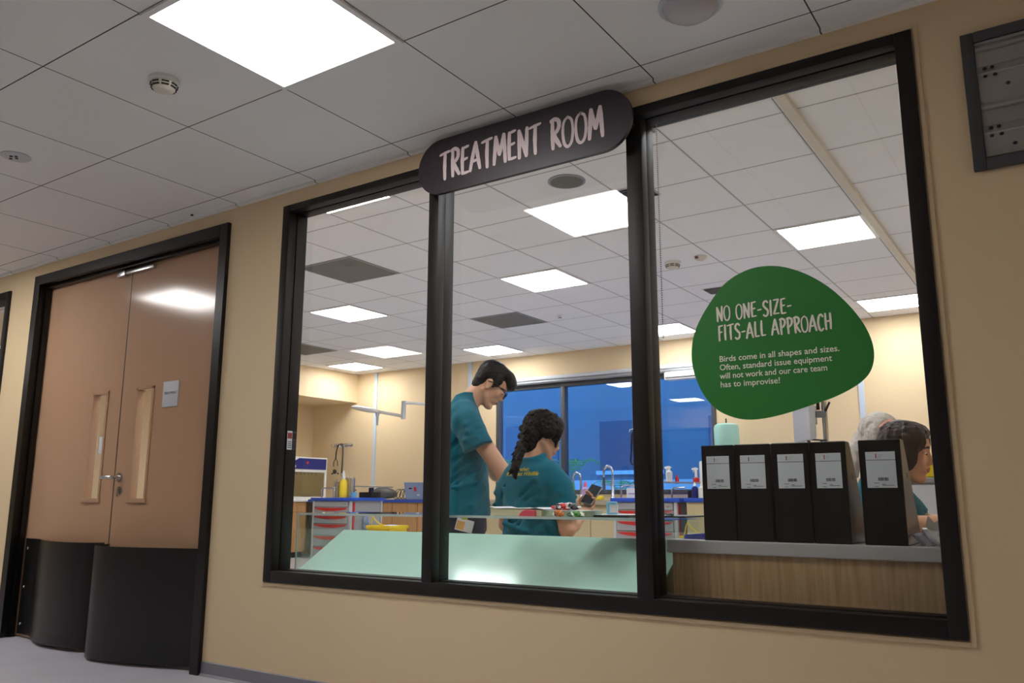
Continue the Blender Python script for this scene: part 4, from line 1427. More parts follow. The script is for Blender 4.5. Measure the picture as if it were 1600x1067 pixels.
b.tube([(-.10, -.03, zc - .135), (-.085, -.03, zc - .155), (-.06, -.03, zc - .19)], .008, 8)
b.tube([(-.02, -.03, zc - .14), (-.018, -.03, zc - .20)], .008, 8)
b.tube([(-.11, -.03, zc - .13), (.01, -.03, zc - .143)], .005, 8)
b.build('cable_bracket', M['black'], r)
pm = at(1135, 690, 6.2)
r = thing('steriliser', 'white boxy steriliser on the far bench behind the file boxes', 'steriliser', (pm.x, 6.02, BT))
MB().box(-.26, .26, 0, .45, 0, .42, bev=.02).build('housing', M['white'], r, 40)
MB().lathe([(.14, 0), (.14, -.02), (0, -.024)], (-.05, 0, .21), axis='Y', seg=28).build('door', M['grey'], r)
r = thing('water_canister', 'pale mint round canister with dark pin above the leftmost file boxes', 'canister', (pm.x, 6.22, BT + .42))
zt = at(1135, 661, 6.2).z - BT - .42
MB().lathe([(0, 0), (.128, 0), (.135, .01), (.135, zt - .05), (.125, zt - .02), (.09, zt - .004), (0, zt)], seg=36).build('canister_body', M['mintbottle'], r)
MB().lathe([(.008, zt - .004), (.008, zt + .045), (.004, zt + .055), (0, zt + .056)], seg=10).build('pin', M['black'], r)
pg = at(1462, 752, 2.6)
r = thing('storage_cabinet', 'low grey storage cabinet behind the dark haired woman', 'cabinet', (pg.x - .20, 2.5, 0))
zt = at(1455, 746, 2.5).z
MB().box(0, 1.0, 0, .42, 0, zt - .03).build('carcass', M['lightgrey'], r, 0)
MB().box(-.02, 1.02, -.02, .44, zt - .03, zt, bev=.004).build('top_board', M['grey'], r, 0)
for k in range(2):
    MB().box(.01 + .495 * k, .49 + .495 * k, -.018, 0, .02, zt - .04).build('door', M['lightgrey'], r, 0)
r = thing('chemical_canister', "yellow canister with white cap in front of the dark haired woman's face", 'canister', (at(1458, 735, 2.6).x, 2.62, zt))
hz = at(1455, 706, 2.6).z - zt
MB().box(-.06, .09, -.06, .06, 0, hz * .82, bev=.02).build('canister_body', M['yellow'], r, 40)
MB().lathe([(.035, hz * .8), (.035, hz), (0, hz)], (.05, 0, 0), seg=18).build('cap', M['white'], r)
MB().box(.02, .088, -.063, -.06, .02, hz * .6).build('canister_label', M['white'], r, 0)

# ---- outside the far window
r = thing('neighbouring_building', 'blue dusk lit building outside the far window', 'building', (-6, 11, -1))
MB().box(-4, 14, 0, .3, 0, 7).build('facade_wall', M['facade'], r, 0)
for k in range(5):
    x = 2.0 + 2.1 * k
    f = MB().box(x, x + 1.2, -.03, 0, 2.35, 3.25).build('window', M['darkglass'], r, 0)
    MB().box(x - .06, x + 1.26, -.08, -.03, 2.28, 2.35).build('sill', M['facade2'], f, 0)
for z in (1.30, 1.66):
    MB().box(-4, 14, -.9, 0, z, z + .16).build('ledge', M['facade2'], r, 0)
MB().box(-4, 14, -.95, -.9, 1.98, 2.16).build('railing', M['facade2'], r, 0)
for k in range(7):
    MB().box(-2 + 2.2 * k, -1.8 + 2.2 * k, -.9, -.7, 0, 1.55).build('post', M['facade2'], r, 0)
tag(MB().box(-12, 14, YB + .16, 11, -.4, -.3).build('yard_ground', M['facade'], None, 0), None, None, kind='structure')


def palm(x, y, z, h, lab, n=7, spread=.36, seed=1):
    r = thing('palm', lab, 'plant', (x, y, z), group='palms outside the far window')
    rn = random.Random(seed)
    MB().lathe([(.10, 0), (.13, .22), (.12, .22), (.09, .02), (0, .02)], seg=18).build('pot', M['darkgrey'], r)
    MB().tube([(0, 0, .05), (.02, 0, h * .4), (0, 0, h * .62)], [.025, .02, .012], 8).build('stem', M['leaf'], r)
    for k in range(n):
        a = 2 * math.pi * k / n + rn.uniform(-.2, .2)
        s_ = spread * rn.uniform(.8, 1.2)
        sp = [Vector((math.cos(a) * s_ * t, math.sin(a) * s_ * t, h * .6 + h * .42 * (t * 1.5 - t * t * 1.1) )) for t in [i / 10 for i in range(11)]]
        b = MB()
        b.tube(sp, .004, 5)
        lat = Vector((-math.sin(a), math.cos(a), 0))
        for i in range(2, 11):
            for sd_ in (-1, 1):
                tip = sp[i] + lat * sd_ * .12 * math.sin(math.pi * (i / 11)) + (sp[i] - sp[i - 1]) * .9 + Vector((0, 0, -.03))
                w_ = (sp[i] - sp[i - 1]).normalized() * .007
                b.prism([sp[i] - w_, tip, sp[i] + w_], (0, 0, .0012))
        b.build('frond', M['leaf'], r, 0)
    return r


tag(MB().box(-1.4, 2.2, YB + .40, YB + 1.25, -.3, .30).build('planter_box', M['facade'], None, 0), 'low planter outside under the far window', 'planter')
pz = .30
for px, py, lab, sd_ in ((800, 690, 'green palm outside the far window behind the standing man', 3), (895, 690, 'green palm outside the far window right of the seated woman', 5), (968, 730, 'green palm outside the far window left of the thick mullion', 8)):
    q = at(px, py, 7.4)
    palm(q.x, 7.4, pz, q.z - pz, lab, seed=sd_)

# ------------------------------------------------------------------ organic surfaces (blended solids -> one continuous mesh)
class Body:
    def __init__(s, k=.02):
        s.P = []
        s.k = k

    def ell(s, c, r, R=None, k=None, op='u'):
        s.P.append(('e', np.array(c, float), np.array(r, float), None if R is None else np.array(R, float), k if k is not None else s.k, op))
        return s

    def cone(s, a, b, ra, rb, k=None, op='u'):
        s.P.append(('c', np.array(a, float), np.array(b, float), (ra, rb), k if k is not None else s.k, op))
        return s

    def flat(s, a, b, ra, rb, k=None):
        """tapered limb with a flat end at b"""
        s.P.append(('f', np.array(a, float), np.array(b, float), (ra, rb), k if k is not None else s.k, 'u'))
        return s

    def chain(s, pts, rs, k=None):
        for (a, b, ra, rb) in zip(pts, pts[1:], rs, rs[1:]):
            s.cone(a, b, ra, rb, k)
        return s

    def loft(s, rows, k=None):
        s.P.append(('l', np.array(rows, float), None, None, k if k is not None else s.k, 'u'))
        return s

    def cut(s, p, n, k=.004):
        s.P.append(('p', np.array(p, float), np.array(n, float) / np.linalg.norm(n), None, k, 'i'))
        return s

    def bbox(s, q):
        t = q[0]
        if t == 'e':
            m = max(q[2])
            return q[1] - m, q[1] + m
        if t in 'cf':
            m = max(q[3])
            return np.minimum(q[1], q[2]) - m, np.maximum(q[1], q[2]) + m
        if t == 'l':
            r = q[1]
            return np.array([(r[:, 1] - r[:, 3]).min(), -(r[:, 4]).max(), r[:, 0].min()]), np.array([(r[:, 1] + r[:, 3]).max(), r[:, 4].max(), r[:, 0].max()])

    def field(s, q, X, Y, Z):
        t = q[0]
        if t == 'e':
            c, r, R = q[1], q[2], q[3]
            x, y, z = X - c[0], Y - c[1], Z - c[2]
            if R is not None:
                x, y, z = (R[0, 0] * x + R[1, 0] * y + R[2, 0] * z), (R[0, 1] * x + R[1, 1] * y + R[2, 1] * z), (R[0, 2] * x + R[1, 2] * y + R[2, 2] * z)
            k0 = np.sqrt((x / r[0]) ** 2 + (y / r[1]) ** 2 + (z / r[2]) ** 2)
            k1 = np.sqrt((x / r[0] ** 2) ** 2 + (y / r[1] ** 2) ** 2 + (z / r[2] ** 2) ** 2) + 1e-9
            return k0 * (k0 - 1) / k1
        if t in 'cf':
            a, b, (ra, rb) = q[1], q[2], q[3]
            d = b - a
            L = d @ d + 1e-12
            h = np.clip(((X - a[0]) * d[0] + (Y - a[1]) * d[1] + (Z - a[2]) * d[2]) / L, 0, 1)
            e = np.sqrt((X - a[0] - h * d[0]) ** 2 + (Y - a[1] - h * d[1]) ** 2 + (Z - a[2] - h * d[2]) ** 2) - (ra + (rb - ra) * h)
            if t == 'f':
                u = d / math.sqrt(L)
                e = np.maximum(e, (X - b[0]) * u[0] + (Y - b[1]) * u[1] + (Z - b[2]) * u[2])
            return e
        if t == 'l':
            r = q[1]
            cx = np.interp(Z, r[:, 0], r[:, 1])
            cy = np.interp(Z, r[:, 0], r[:, 2])
            rx = np.interp(Z, r[:, 0], r[:, 3])
            ry = np.interp(Z, r[:, 0], r[:, 4])
            e = np.sqrt(((X - cx) / rx) ** 2 + ((Y - cy) / ry) ** 2)
            d = (e - 1) * np.minimum(rx, ry)
            return np.maximum(d, np.maximum(r[0, 0] - Z, Z - r[-1, 0]))

    def mesh(s, name, h=.006, noise=0.0, nfreq=30.0, seed=0, relax=1):
        lo = np.full(3, 1e9)
        hi = -lo
        for q in s.P:
            if q[0] != 'p' and q[5] == 'u':
                a, b_ = s.bbox(q)
                lo = np.minimum(lo, a)
                hi = np.maximum(hi, b_)
        lo -= 3 * h + .012
        hi += 3 * h + .012
        n = np.ceil((hi - lo) / h).astype(int) + 1
        ax = [lo[i] + h * np.arange(n[i]) for i in range(3)]
        D = np.full(n, .15, np.float32)
        for q in s.P:
            if q[0] == 'p':
                X, Y, Z = np.meshgrid(*ax, indexing='ij', sparse=True)
                d = (X - q[1][0]) * q[2][0] + (Y - q[1][1]) * q[2][1] + (Z - q[1][2]) * q[2][2]
                D = np.maximum(D, d.astype(np.float32))
                continue
            a, b_ = s.bbox(q)
            m = .035 + q[4]
            i0 = np.maximum(0, np.floor((a - m - lo) / h).astype(int))
            i1 = np.minimum(n, np.ceil((b_ + m - lo) / h).astype(int) + 1)
            sl = tuple(slice(i0[i], i1[i]) for i in range(3))
            X, Y, Z = np.meshgrid(*[ax[i][sl[i]] for i in range(3)], indexing='ij', sparse=True)
            d = s.field(q, X, Y, Z).astype(np.float32)
            E = D[sl]
            k = q[4]
            if q[5] == 'u':
                hh = np.clip(.5 + .5 * (E - d) / k, 0, 1)
                D[sl] = E + (d - E) * hh - k * hh * (1 - hh)
            else:
                d = -d
                hh = np.clip(.5 - .5 * (E - d) / k, 0, 1)
                D[sl] = E + (d - E) * hh + k * hh * (1 - hh)
        if noise:
            X, Y, Z = np.meshgrid(*ax, indexing='ij', sparse=True)
            f = nfreq
            D += (noise * (np.sin(f * X + 2.1 * np.sin(.7 * f * Z + seed)) * np.sin(f * 1.1 * Y + 1.7 * np.sin(.6 * f * X)) + .5 * np.sin(2.1 * f * Z + 2 * np.sin(1.3 * f * Y + seed)))).astype(np.float32)
        return surface_nets(name, D, lo, h, relax)


def surface_nets(name, D, lo, h, relax):
    S = D < 0
    off = [(i, j, k) for i in (0, 1) for j in (0, 1) for k in (0, 1)]
    nx, ny, nz = D.shape
    cnt = np.zeros((nx - 1, ny - 1, nz - 1), np.int8)
    for (i, j, k) in off:
        cnt += S[i:nx - 1 + i, j:ny - 1 + j, k:nz - 1 + k]
    mask = (cnt > 0) & (cnt < 8)
    C = np.argwhere(mask)
    idx = np.full(mask.shape, -1, np.int64)
    idx[mask] = np.arange(len(C))
    acc = np.zeros((len(C), 3))
    num = np.zeros(len(C))
    for a in range(8):
        for b_ in range(a + 1, 8):
            A, B = np.array(off[a]), np.array(off[b_])
            if np.abs(A - B).sum() != 1:
                continue
            da = D[tuple((C + A).T)].astype(float)
            db = D[tuple((C + B).T)].astype(float)
            m = (da < 0) != (db < 0)
            t = np.where(m, da / np.where(m, da - db, 1), 0)
            acc += np.where(m[:, None], A + t[:, None] * (B - A), 0)
            num += m
    V = lo + h * (C + acc / num[:, None])
    F = []
    for axis in range(3):
        o1, o2 = [(1, 2), (2, 0), (0, 1)][axis]
        d = np.zeros(3, int)
        d[axis] = 1
        sl0 = [slice(1, -1)] * 3
        sl0[axis] = slice(0, -1)
        sl1 = list(sl0)
        sl1[axis] = slice(1, None)
        a, b_ = S[tuple(sl0)], S[tuple(sl1)]
        E = np.argwhere(a != b_)
        base = np.array([1, 1, 1])
        base[axis] = 0
        sgn = a[tuple(E.T)]
        E = E + base
        e1 = np.zeros(3, int)
        e1[o1] = 1
        e2 = np.zeros(3, int)
        e2[o2] = 1
        q = np.stack([idx[tuple((E - e1 - e2).T)], idx[tuple((E - e2).T)], idx[tuple(E.T)], idx[tuple((E - e1).T)]], 1)
        q[~sgn] = q[~sgn][:, ::-1]
        F.append(q)
    F = np.concatenate(F)
    F = F[(F >= 0).all(1)]
    for _ in range(relax):
        nb = np.zeros_like(V)
        c = np.zeros(len(V))
        for a, b_ in ((0, 1), (1, 2), (2, 3), (3, 0)):
            np.add.at(nb, F[:, a], V[F[:, b_]])
            np.add.at(c, F[:, a], 1)
            np.add.at(nb, F[:, b_], V[F[:, a]])
            np.add.at(c, F[:, b_], 1)
        V = V * .5 + .5 * nb / np.maximum(c, 1)[:, None]
    me = bpy.data.meshes.new(name)
    me.vertices.add(len(V))
    me.vertices.foreach_set('co', V.astype(np.float32).ravel())
    me.loops.add(len(F) * 4)
    me.loops.foreach_set('vertex_index', F.astype(np.int32).ravel())
    me.polygons.add(len(F))
    me.polygons.foreach_set('loop_start', np.arange(0, len(F) * 4, 4, dtype=np.int32))
    me.polygons.foreach_set('use_smooth', np.ones(len(F), bool))
    me.update(calc_edges=True)
    me.validate()
    return me


class Frame:
    """head frame: local (x forward, y left, z up) -> body coordinates"""
    def __init__(s, o, yaw, pitch, roll=0.0, sc=1.0):
        s.o = np.array(o, float)
        s.sc = sc
        R = Matrix.Rotation(math.radians(yaw), 3, 'Z') @ Matrix.Rotation(math.radians(pitch), 3, 'Y') @ Matrix.Rotation(math.radians(roll), 3, 'X')
        s.R = np.array(R)

    def __call__(s, *p):
        return s.o + s.sc * (s.R @ np.array(p, float))

    def loc(s, V):
        return ((np.asarray(V) - s.o) @ s.R) / s.sc

    def rad(s, *r):
        return [x * s.sc for x in r]


def add_head(B, H):
    R = H.R
    def e(c, r, k=.012, op='u'):
        B.ell(H(*c), H.rad(*r), R, k, op)
    def c(a, b_, ra, rb, k=.008, op='u'):
        B.cone(H(*a), H(*b_), ra * H.sc, rb * H.sc, k, op)
    e((-.014, 0, .042), (.096, .075, .088))
    e((.030, 0, -.025), (.064, .060, .092))
    e((.046, 0, .04), (.046, .058, .055))
    for s in (-1, 1):
        c((-.008, s * .056, -.05), (.055, s * .022, -.104), .016, .014, .018)
        e((.066, s * .038, -.022), (.022, .020, .020), .014)          # cheek
        e((.0955, s * .031, .006), (.014, .020, .011), .010, 's')     # eye hollow
        e((.077, s * .031, .005), (.0135, .0145, .0125), .003)        # lid over the eyeball
        e((-.004, s * .076, -.004), (.019, .008, .032), .004)         # ear
        e((.004, s * .085, .0), (.009, .005, .016), .004, 's')
        e((-.002, s * .077, -.032), (.010, .007, .009), .004)
        e((.096, s * .011, -.036), (.010, .008, .007), .006)          # nostril wing
    e((.078, 0, .030), (.018, .050, .011), .012)                      # brow ridge
    c((.086, 0, .014), (.106, 0, -.027), .008, .0115, .008)           # nose
    e((.082, 0, -.062), (.016, .030, .016), .012)                     # mouth mound
    e((.0945, 0, -.0565), (.0085, .021, .0050), .003)                 # lips
    e((.0935, 0, -.0670), (.0085, .018, .0055), .003)
    e((.101, 0, -.0617), (.008, .022, .0016), .003, 's')
    e((.066, 0, -.104), (.025, .026, .019), .016)                     # chin


def paint_head(me, H, brow=True, lips=2, browm=3):
    """material indices of lips and brows by place on the face"""
    n = len(me.polygons)
    cen = np.empty(n * 3, np.float32)
    me.polygons.foreach_get('center', cen)
    L = H.loc(cen.reshape(-1, 3))
    mi = np.zeros(n, np.int32)
    x, y, z = L.T
    mi[(x > .084) & (np.abs(y) < .021) & (np.abs(z + .0615) < .0095 - .004 * (np.abs(y) / .021))] = 1
    ay = np.abs(y)
    arch = .0285 + .05 * (ay - .012) - 1.1 * np.maximum(0, ay - .03) ** 1.0 * .35
    mi[(x > .05) & (ay > .013) & (ay < .052) & (np.abs(z - arch) < .0042)] = 2
    me.polygons.foreach_set('material_index', mi)


def eyes(H, par):
    b = MB()
    b.mi = 0
    for s in (-1, 1):
        c = H(.0800, s * .031, .004)
        b.ell(c, H.rad(.0125, .0125, .006), Matrix(H.R.tolist()), seg=14)
    b.mi = 1
    for s in (-1, 1):
        c = H(.0885, s * .031, .002)
        b.ell(c, H.rad(.0048, .0055, .0055), Matrix(H.R.tolist()), seg=12)
    b.build('eyes', [M['white'], M['black']], par)


def add_hand(B, wrist, direc, palm, curl=.5, s=1.0, grip=False, sc=1.0):
    """hand: wrist point, finger direction, palm normal (the way the palm faces), side s=+1 puts the thumb on palm x direction"""
    d = np.array(direc, float)
    d /= np.linalg.norm(d)
    pn = np.array(palm, float)
    pn -= d * (pn @ d)
    pn /= np.linalg.norm(pn)
    side = np.cross(d, pn) * s
    w = np.array(wrist, float)
    P = lambda a, b_, c: w + sc * (d * a + side * b_ + pn * c)
    for t in (-.027, -.009, .009, .027):
        B.cone(P(.012, t * .7, 0), P(.082, t, -.002), .016 * sc, .0115 * sc, .012)
    for i, (t, L) in enumerate(((.029, .072), (.0105, .080), (-.0085, .074), (-.027, .058))):
        a = curl * (1 + .12 * i)
        p0 = (.086, t, -.001)
        ang = a * .7
        p1 = (p0[0] + L * .45 * math.cos(ang), t * 1.05, p0[2] + L * .45 * math.sin(ang))
        ang += a * 1.0
        p2 = (p1[0] + L * .32 * math.cos(ang), t * 1.05, p1[2] + L * .32 * math.sin(ang))
        ang += a * .7
        p3 = (p2[0] + L * .24 * math.cos(ang), t * 1.03, p2[2] + L * .24 * math.sin(ang))
        rr = [.0098, .0088, .0080, .0068]
        B.chain([P(*p0), P(*p1), P(*p2), P(*p3)], [r * sc for r in rr], .003)
    t0, t1, t2, t3 = (.022, .026, .004), (.048, .048, .014 + .01 * curl), (.074, .054 - .012 * curl, .022 + .018 * curl), (.094, .050 - .02 * curl, .026 + .024 * curl)
    B.chain([P(*t0), P(*t1), P(*t2), P(*t3)], [.0135 * sc, .0115 * sc, .0098 * sc, .0078 * sc], .005)
    return P


def place_person(me, label, loc, rz, mats, cat='person'):
    for m in mats:
        me.materials.append(m)
    o = bpy.data.objects.new('person', me)
    COL.objects.link(o)
    o.location = loc
    o.rotation_euler = (0, 0, math.radians(rz))
    return tag(o, label, cat)


def child(me, name, m, par):
    for q in (m if isinstance(m, (list, tuple)) else [m]):
        me.materials.append(q)
    o = bpy.data.objects.new(name, me)
    COL.objects.link(o)
    o.parent = par
    return o


def project_text(me, garment, mtx, direction, lift=.0012):
    """lay flat lettering onto a garment mesh: mtx places the text, direction points into the cloth"""
    bv = BVHTree.FromPolygons([v.co.copy() for v in garment.vertices], [tuple(p.vertices) for p in garment.polygons])
    bm = bmesh.new()
    bm.from_mesh(me)
    bmesh.ops.triangulate(bm, faces=bm.faces)
    bmesh.ops.transform(bm, matrix=mtx, verts=bm.verts)
    dv = Vector(direction).normalized()
    for v in bm.verts:
        hit = bv.ray_cast(v.co - dv * .3, dv)
        if hit[0] is not None:
            v.co = hit[0] - dv * lift
    bm.to_mesh(me)
    bm.free()
    return me


def shoe(y, par, x=0.0, m='black'):
    B = Body(.02)
    B.ell((x + .05, y, .04), (.12, .046, .035))
    B.ell((x - .03, y, .055), (.06, .042, .05))
    B.cut((0, 0, .002), (0, 0, -1))
    child(B.mesh('shoe', .008), 'shoe', M[m], par)


# ---------------------------------------------------------------- standing man
H = Frame((.046, 0, 1.497), 0, 38)
B = Body(.02)
add_head(B, H)
B.cone(H(-.03, 0, -.03), (-.088, 0, 1.385), .056, .062, .02)
B.loft([(.80, -.085, 0, .105, .165), (.95, -.085, 0, .10, .155), (1.1, -.095, 0, .10, .155), (1.25, -.105, 0, .10, .175), (1.33, -.115, 0, .085, .165), (1.39, -.105, 0, .06, .09)], .03)
hands = []
for s in (-1, 1):
    sh = (-.095, s * .165, 1.285)
    el = (.118, s * .205, .985) if s < 0 else (.09, s * .215, .99)
    wr = (.345, s * .145, .955) if s < 0 else (.32, s * .15, .95)
    B.cone(sh, el, .056, .046, .03)
    B.chain([el, tuple(np.array(el) * .6 + np.array(wr) * .4), wr], [.044, .042, .028], .015)
    add_hand(B, wr, np.array(wr) - np.array(el) + np.array((0, -s * .05, -.02)), (0, -s * .5, -1), .45, s=-s if s < 0 else -s)
    B.chain([(-.085, s * .088, .80), (-.06, s * .095, .45), (-.09, s * .095, .09)], [.085, .055, .04], .02)
    B.ell((-.03, s * .095, .05), (.10, .036, .03))
me = B.mesh('person', .0052)
paint_head(me, H)
man = place_person(me, 'standing man in teal scrubs and black glasses, short dark hair, looking down', (2.5, 1.25, 0), 36, [M['skin'], M['lip'], M['brow']])
eyes(H, man)
# hair
B = Body(.02)
for c, r in (((-.024, 0, .062), (.096, .084, .086)), ((-.058, 0, .012), (.052, .075, .075)), ((.040, 0, .098), (.070, .070, .044)), ((.088, .0, .080), (.040, .062, .036)), ((.108, -.012, .066), (.020, .046, .026)),
             ((-.062, 0, -.045), (.034, .058, .035))):
    B.ell(H(*c), r, H.R, .015)
for s in (-1, 1):
    B.ell(H(.020, s * .068, .040), (.034, .016, .040), H.R, .012)
    B.ell(H(.020, s * .074, .012), (.012, .007, .026), H.R, .008)
    B.ell(H(.004, s * .086, -.004), (.026, .012, .034), H.R, .008, 's')
child(B.mesh('hair', .0055, noise=.0016, nfreq=120), 'hair', M['hair'], man)
# scrub top
B = Body(.03)
B.loft([(.735, -.085, 0, .140, .205), (.80, -.085, 0, .136, .20), (.90, -.086, 0, .130, .188), (1.0, -.09, 0, .126, .182), (1.1, -.095, 0, .125, .188), (1.2, -.10, 0, .124, .20), (1.28, -.108, 0, .115, .20), (1.34, -.114, 0, .098, .18),
        (1.385, -.108, 0, .078, .115), (1.425, -.098, 0, .068, .080), (1.45, -.092, 0, .066, .072)], .03)
for s in (-1, 1):
    B.cone((-.105, s * .120, 1.318), (-.085, s * .182, 1.262), .074, .080, .03)
    B.cone((-.085, s * .182, 1.262), (-.055, s * .205, 1.20), .080, .082, .02)
    B.flat((-.055, s * .205, 1.20), (-.020, s * .217, 1.118), .082, .087, .006)
# folds of the cloth
for a, c, r in (((-.09, -.272, 1.245), (-.02, -.235, 1.268), .011), ((-.08, -.286, 1.20), (.0, -.255, 1.218), .011), ((-.10, -.280, 1.155), (-.02, -.296, 1.165), .010), ((-.05, -.172, .97), (.01, -.11, 1.03), .014), ((-.16, -.185, .90), (-.02, -.175, .93), .010), ((-.05, -.185, .80), (.02, -.11, .90), .014), ((-.20, -.12, 1.08), (-.185, -.15, 1.22), .012)):
    B.cone(a, c, r, r * .5, .02)
for a, c, r in (((-.03, -.29, 1.212), (.04, -.235, 1.245), .007), ((-.11, -.212, .74), (-.105, -.212, .80), .010), ((-.12, -.19, .98), (.0, -.18, .955), .007), ((.02, -.15, .86), (.05, -.08, .97), .008)):
    B.cone(a, c, r, r, .012, 's')
rw = random.Random(21)
for _ in range(16):
    z = rw.uniform(.92, 1.18)
    a = rw.uniform(-2.5, -.9)
    L_ = rw.uniform(.06, .14)
    p0 = (-.09 + .130 * math.cos(a), .190 * math.sin(a), z)
    a2 = a + rw.uniform(.3, .7)
    p1 = (-.09 + .130 * math.cos(a2), .190 * math.sin(a2), z + rw.uniform(.02, .09))
    B.cone(p0, p1, .009, .006, .016, 's')
B.cut((-.095, 0, 1.452), (-.25, 0, 1))
top = child(B.mesh('scrub_top', .0058, noise=.0013, nfreq=26), 'scrub_top', M['teal'], man)
# yellow print on the back, between the shoulder blades
tm = text_mesh('Together,\nWe Protect Wildlife', .030, shear=.25, align='CENTER', line=.9, bold=.0006)
mt = Matrix.Translation((-.30, -.02, 1.30)) @ Matrix.Rotation(-math.pi / 2, 4, 'Z') @ FRONT
child(project_text(tm, top.data, mt, (1, 0, 0)), 'back_print', M['yellowtext'], top)
# trousers, shoes
B = Body(.03)
B.loft([(.66, -.085, 0, .116, .172), (.80, -.085, 0, .112, .168)], .03)
for s in (-1, 1):
    B.chain([(-.085, s * .090, .78), (-.06, s * .098, .45), (-.09, s * .098, .07)], [.105, .085, .070], .025)
B.cut((0, 0, .05), (0, 0, -1))
child(B.mesh('trousers', .008, noise=.002, nfreq=24), 'trousers', M['navy'], man)
for s in (-1, 1):
    shoe(s * .097, man, -.06)
# glasses
b = MB()
RH = Matrix(H.R.tolist())
for s in (-1, 1):
    b.tube([H(.110 - .1 * abs(math.cos(t)) * .02, s * .034 + .026 * math.cos(t), .002 + .021 * math.sin(t)) for t in [2 * math.pi * k / 20 for k in range(20)]], .0030, 8, closed=True)
    b.tube([H(.108, s * .060, .008), H(.095, s * .074, .012), H(.02, s * .083, .020), H(-.02, s * .085, .004)], .0028, 8)
b.tube([H(.112, -.009, .006), H(.115, 0, .010), H(.112, .009, .006)], .0026, 8)
gl = b.build('glasses', M['black'], man)
b = MB()
for s in (-1, 1):
    b.lathe([(0, -.0008), (.023, -.0008), (.023, .0008), (0, .0008)], H(.1085, s * .034, .002), seg=20, rot=RH @ Matrix.Rotation(math.pi / 2, 3, 'Y'))
b.build('lens', M['lens'], gl, 0)
# badge hanging at the hip
c_, s_n = math.cos(math.radians(36)), math.sin(math.radians(36))
bx, by = -.09, -.216
r = thing('name_badge', "landscape name badge clipped below the standing man's scrub top", 'badge', (2.5 + bx * c_ - by * s_n, 1.25 + bx * s_n + by * c_, .700), math.radians(36))
cardR = Matrix.Rotation(math.radians(14), 3, 'Y')
MB().box(-.048, .048, -.0016, .0016, -.036, .030, bev=.001, rot=cardR, piv=(0, 0, 0)).build('card', M['paper'], r, 0)
MB().box(-.044, .0, -.0024, -.0016, -.030, .016, rot=cardR, piv=(0, 0, 0)).build('photo', mat('badge_photo', rgb(226, 176, 110), rough=.5, var=.25, scale=40), r, 0)
MB().box(-.016, .016, -.005, .004, .028, .050, bev=.002).build('clip', mat('lime_clip', rgb(186, 196, 70), rough=.5), r, 0)

# ---------------------------------------------------------------- seated woman with braid
H = Frame((.045, -.022, 1.158), -24, 22, -6, .96)
B = Body(.02)
add_head(B, H)
B.cone(H(-.028, 0, -.03), (-.012, 0, 1.00), .047, .055, .02)
B.loft([(.54, 0, 0, .115, .17), (.62, 0, 0, .115, .165), (.72, -.003, 0, .10, .14), (.82, -.008, 0, .095, .14), (.92, -.012, 0, .09, .155), (.97, -.008, 0, .075, .14), (1.01, -.004, 0, .05, .08)], .03)
wrR = np.array((.160, -.180, .755))
wrL = np.array((.235, .06, .74))
for s, wr, el in ((-1, wrR, (-.005, -.215, .690)), (1, wrL, (.03, .22, .71))):
    sh = (-.005, s * .140, .935)
    B.cone(sh, el, .044, .038, .03)
    B.chain([el, tuple(np.array(el) * .6 + wr * .4), wr], [.037, .036, .024], .015)
    B.chain([(0, s * .09, .56), (.42, s * .10, .53), (.42, s * .10, .09)], [.085, .055, .038], .02)
    B.ell((.47, s * .10, .05), (.10, .034, .03))
hR = add_hand(B, wrR, (.35, -.12, .45), (-.70, -.12, .45), .62, s=-1, sc=.92)
add_hand(B, wrL, (.6, -.4, .05), (0, -.4, .9), .5, s=-1, sc=.92)
me = B.mesh('person', .0052)
paint_head(me, H)
WX, WY, WR = 3.05, .95, 82
wom = place_person(me, 'seated woman seen from behind in teal scrubs, black braid, holding a phone', (WX, WY, 0), WR, [M['skin'], M['lip'], M['brow']])
eyes(H, wom)
# hair: skull cap with wavy strands
B = Body(.014)
for c, r in (((-.022, 0, .056), (.102, .090, .090)), ((-.055, .005, .0), (.060, .076, .085)), ((.030, 0, .080), (.070, .074, .058)), ((-.062, .012, -.05), (.042, .058, .05)), ((-.052, .004, -.085), (.034, .050, .040))):
    B.ell(H(*c), H.rad(*r), H.R, .015)
for s in (-1, 1):
    B.ell(H(.042, s * .066, .030), H.rad(.034, .018, .055), H.R, .010)
    B.ell(H(.060, s * .062, -.012), H.rad(.010, .010, .040), H.R, .008)
    B.ell(H(-.014, s * .078, .02), H.rad(.045, .020, .055), H.R, .010)
rnd = random.Random(3)
for k in range(70):
    a = rnd.uniform(0, 2 * math.pi)
    zz = rnd.uniform(-.02, .135)
    rr = math.sqrt(max(0.01, 1 - ((zz - .056) / .092) ** 2))
    c0 = H(-.022 + .103 * rr * math.cos(a) * .98, .091 * rr * math.sin(a), zz)
    if H.loc(c0)[0] > .055:
        continue
    a2 = a + rnd.uniform(.25, .5) * (1 if math.sin(a) > 0 else -1)
    z2 = zz - rnd.uniform(.02, .05)
    rr2 = math.sqrt(max(0.01, 1 - ((z2 - .056) / .092) ** 2))
    c1 = H(-.022 + .103 * rr2 * math.cos(a2), .091 * rr2 * math.sin(a2), z2)
    B.cone(c0, c1, .0075, .0065, .005)
hr = child(B.mesh('hair', .0048, noise=.002, nfreq=150), 'hair', M['hairblack'], wom)
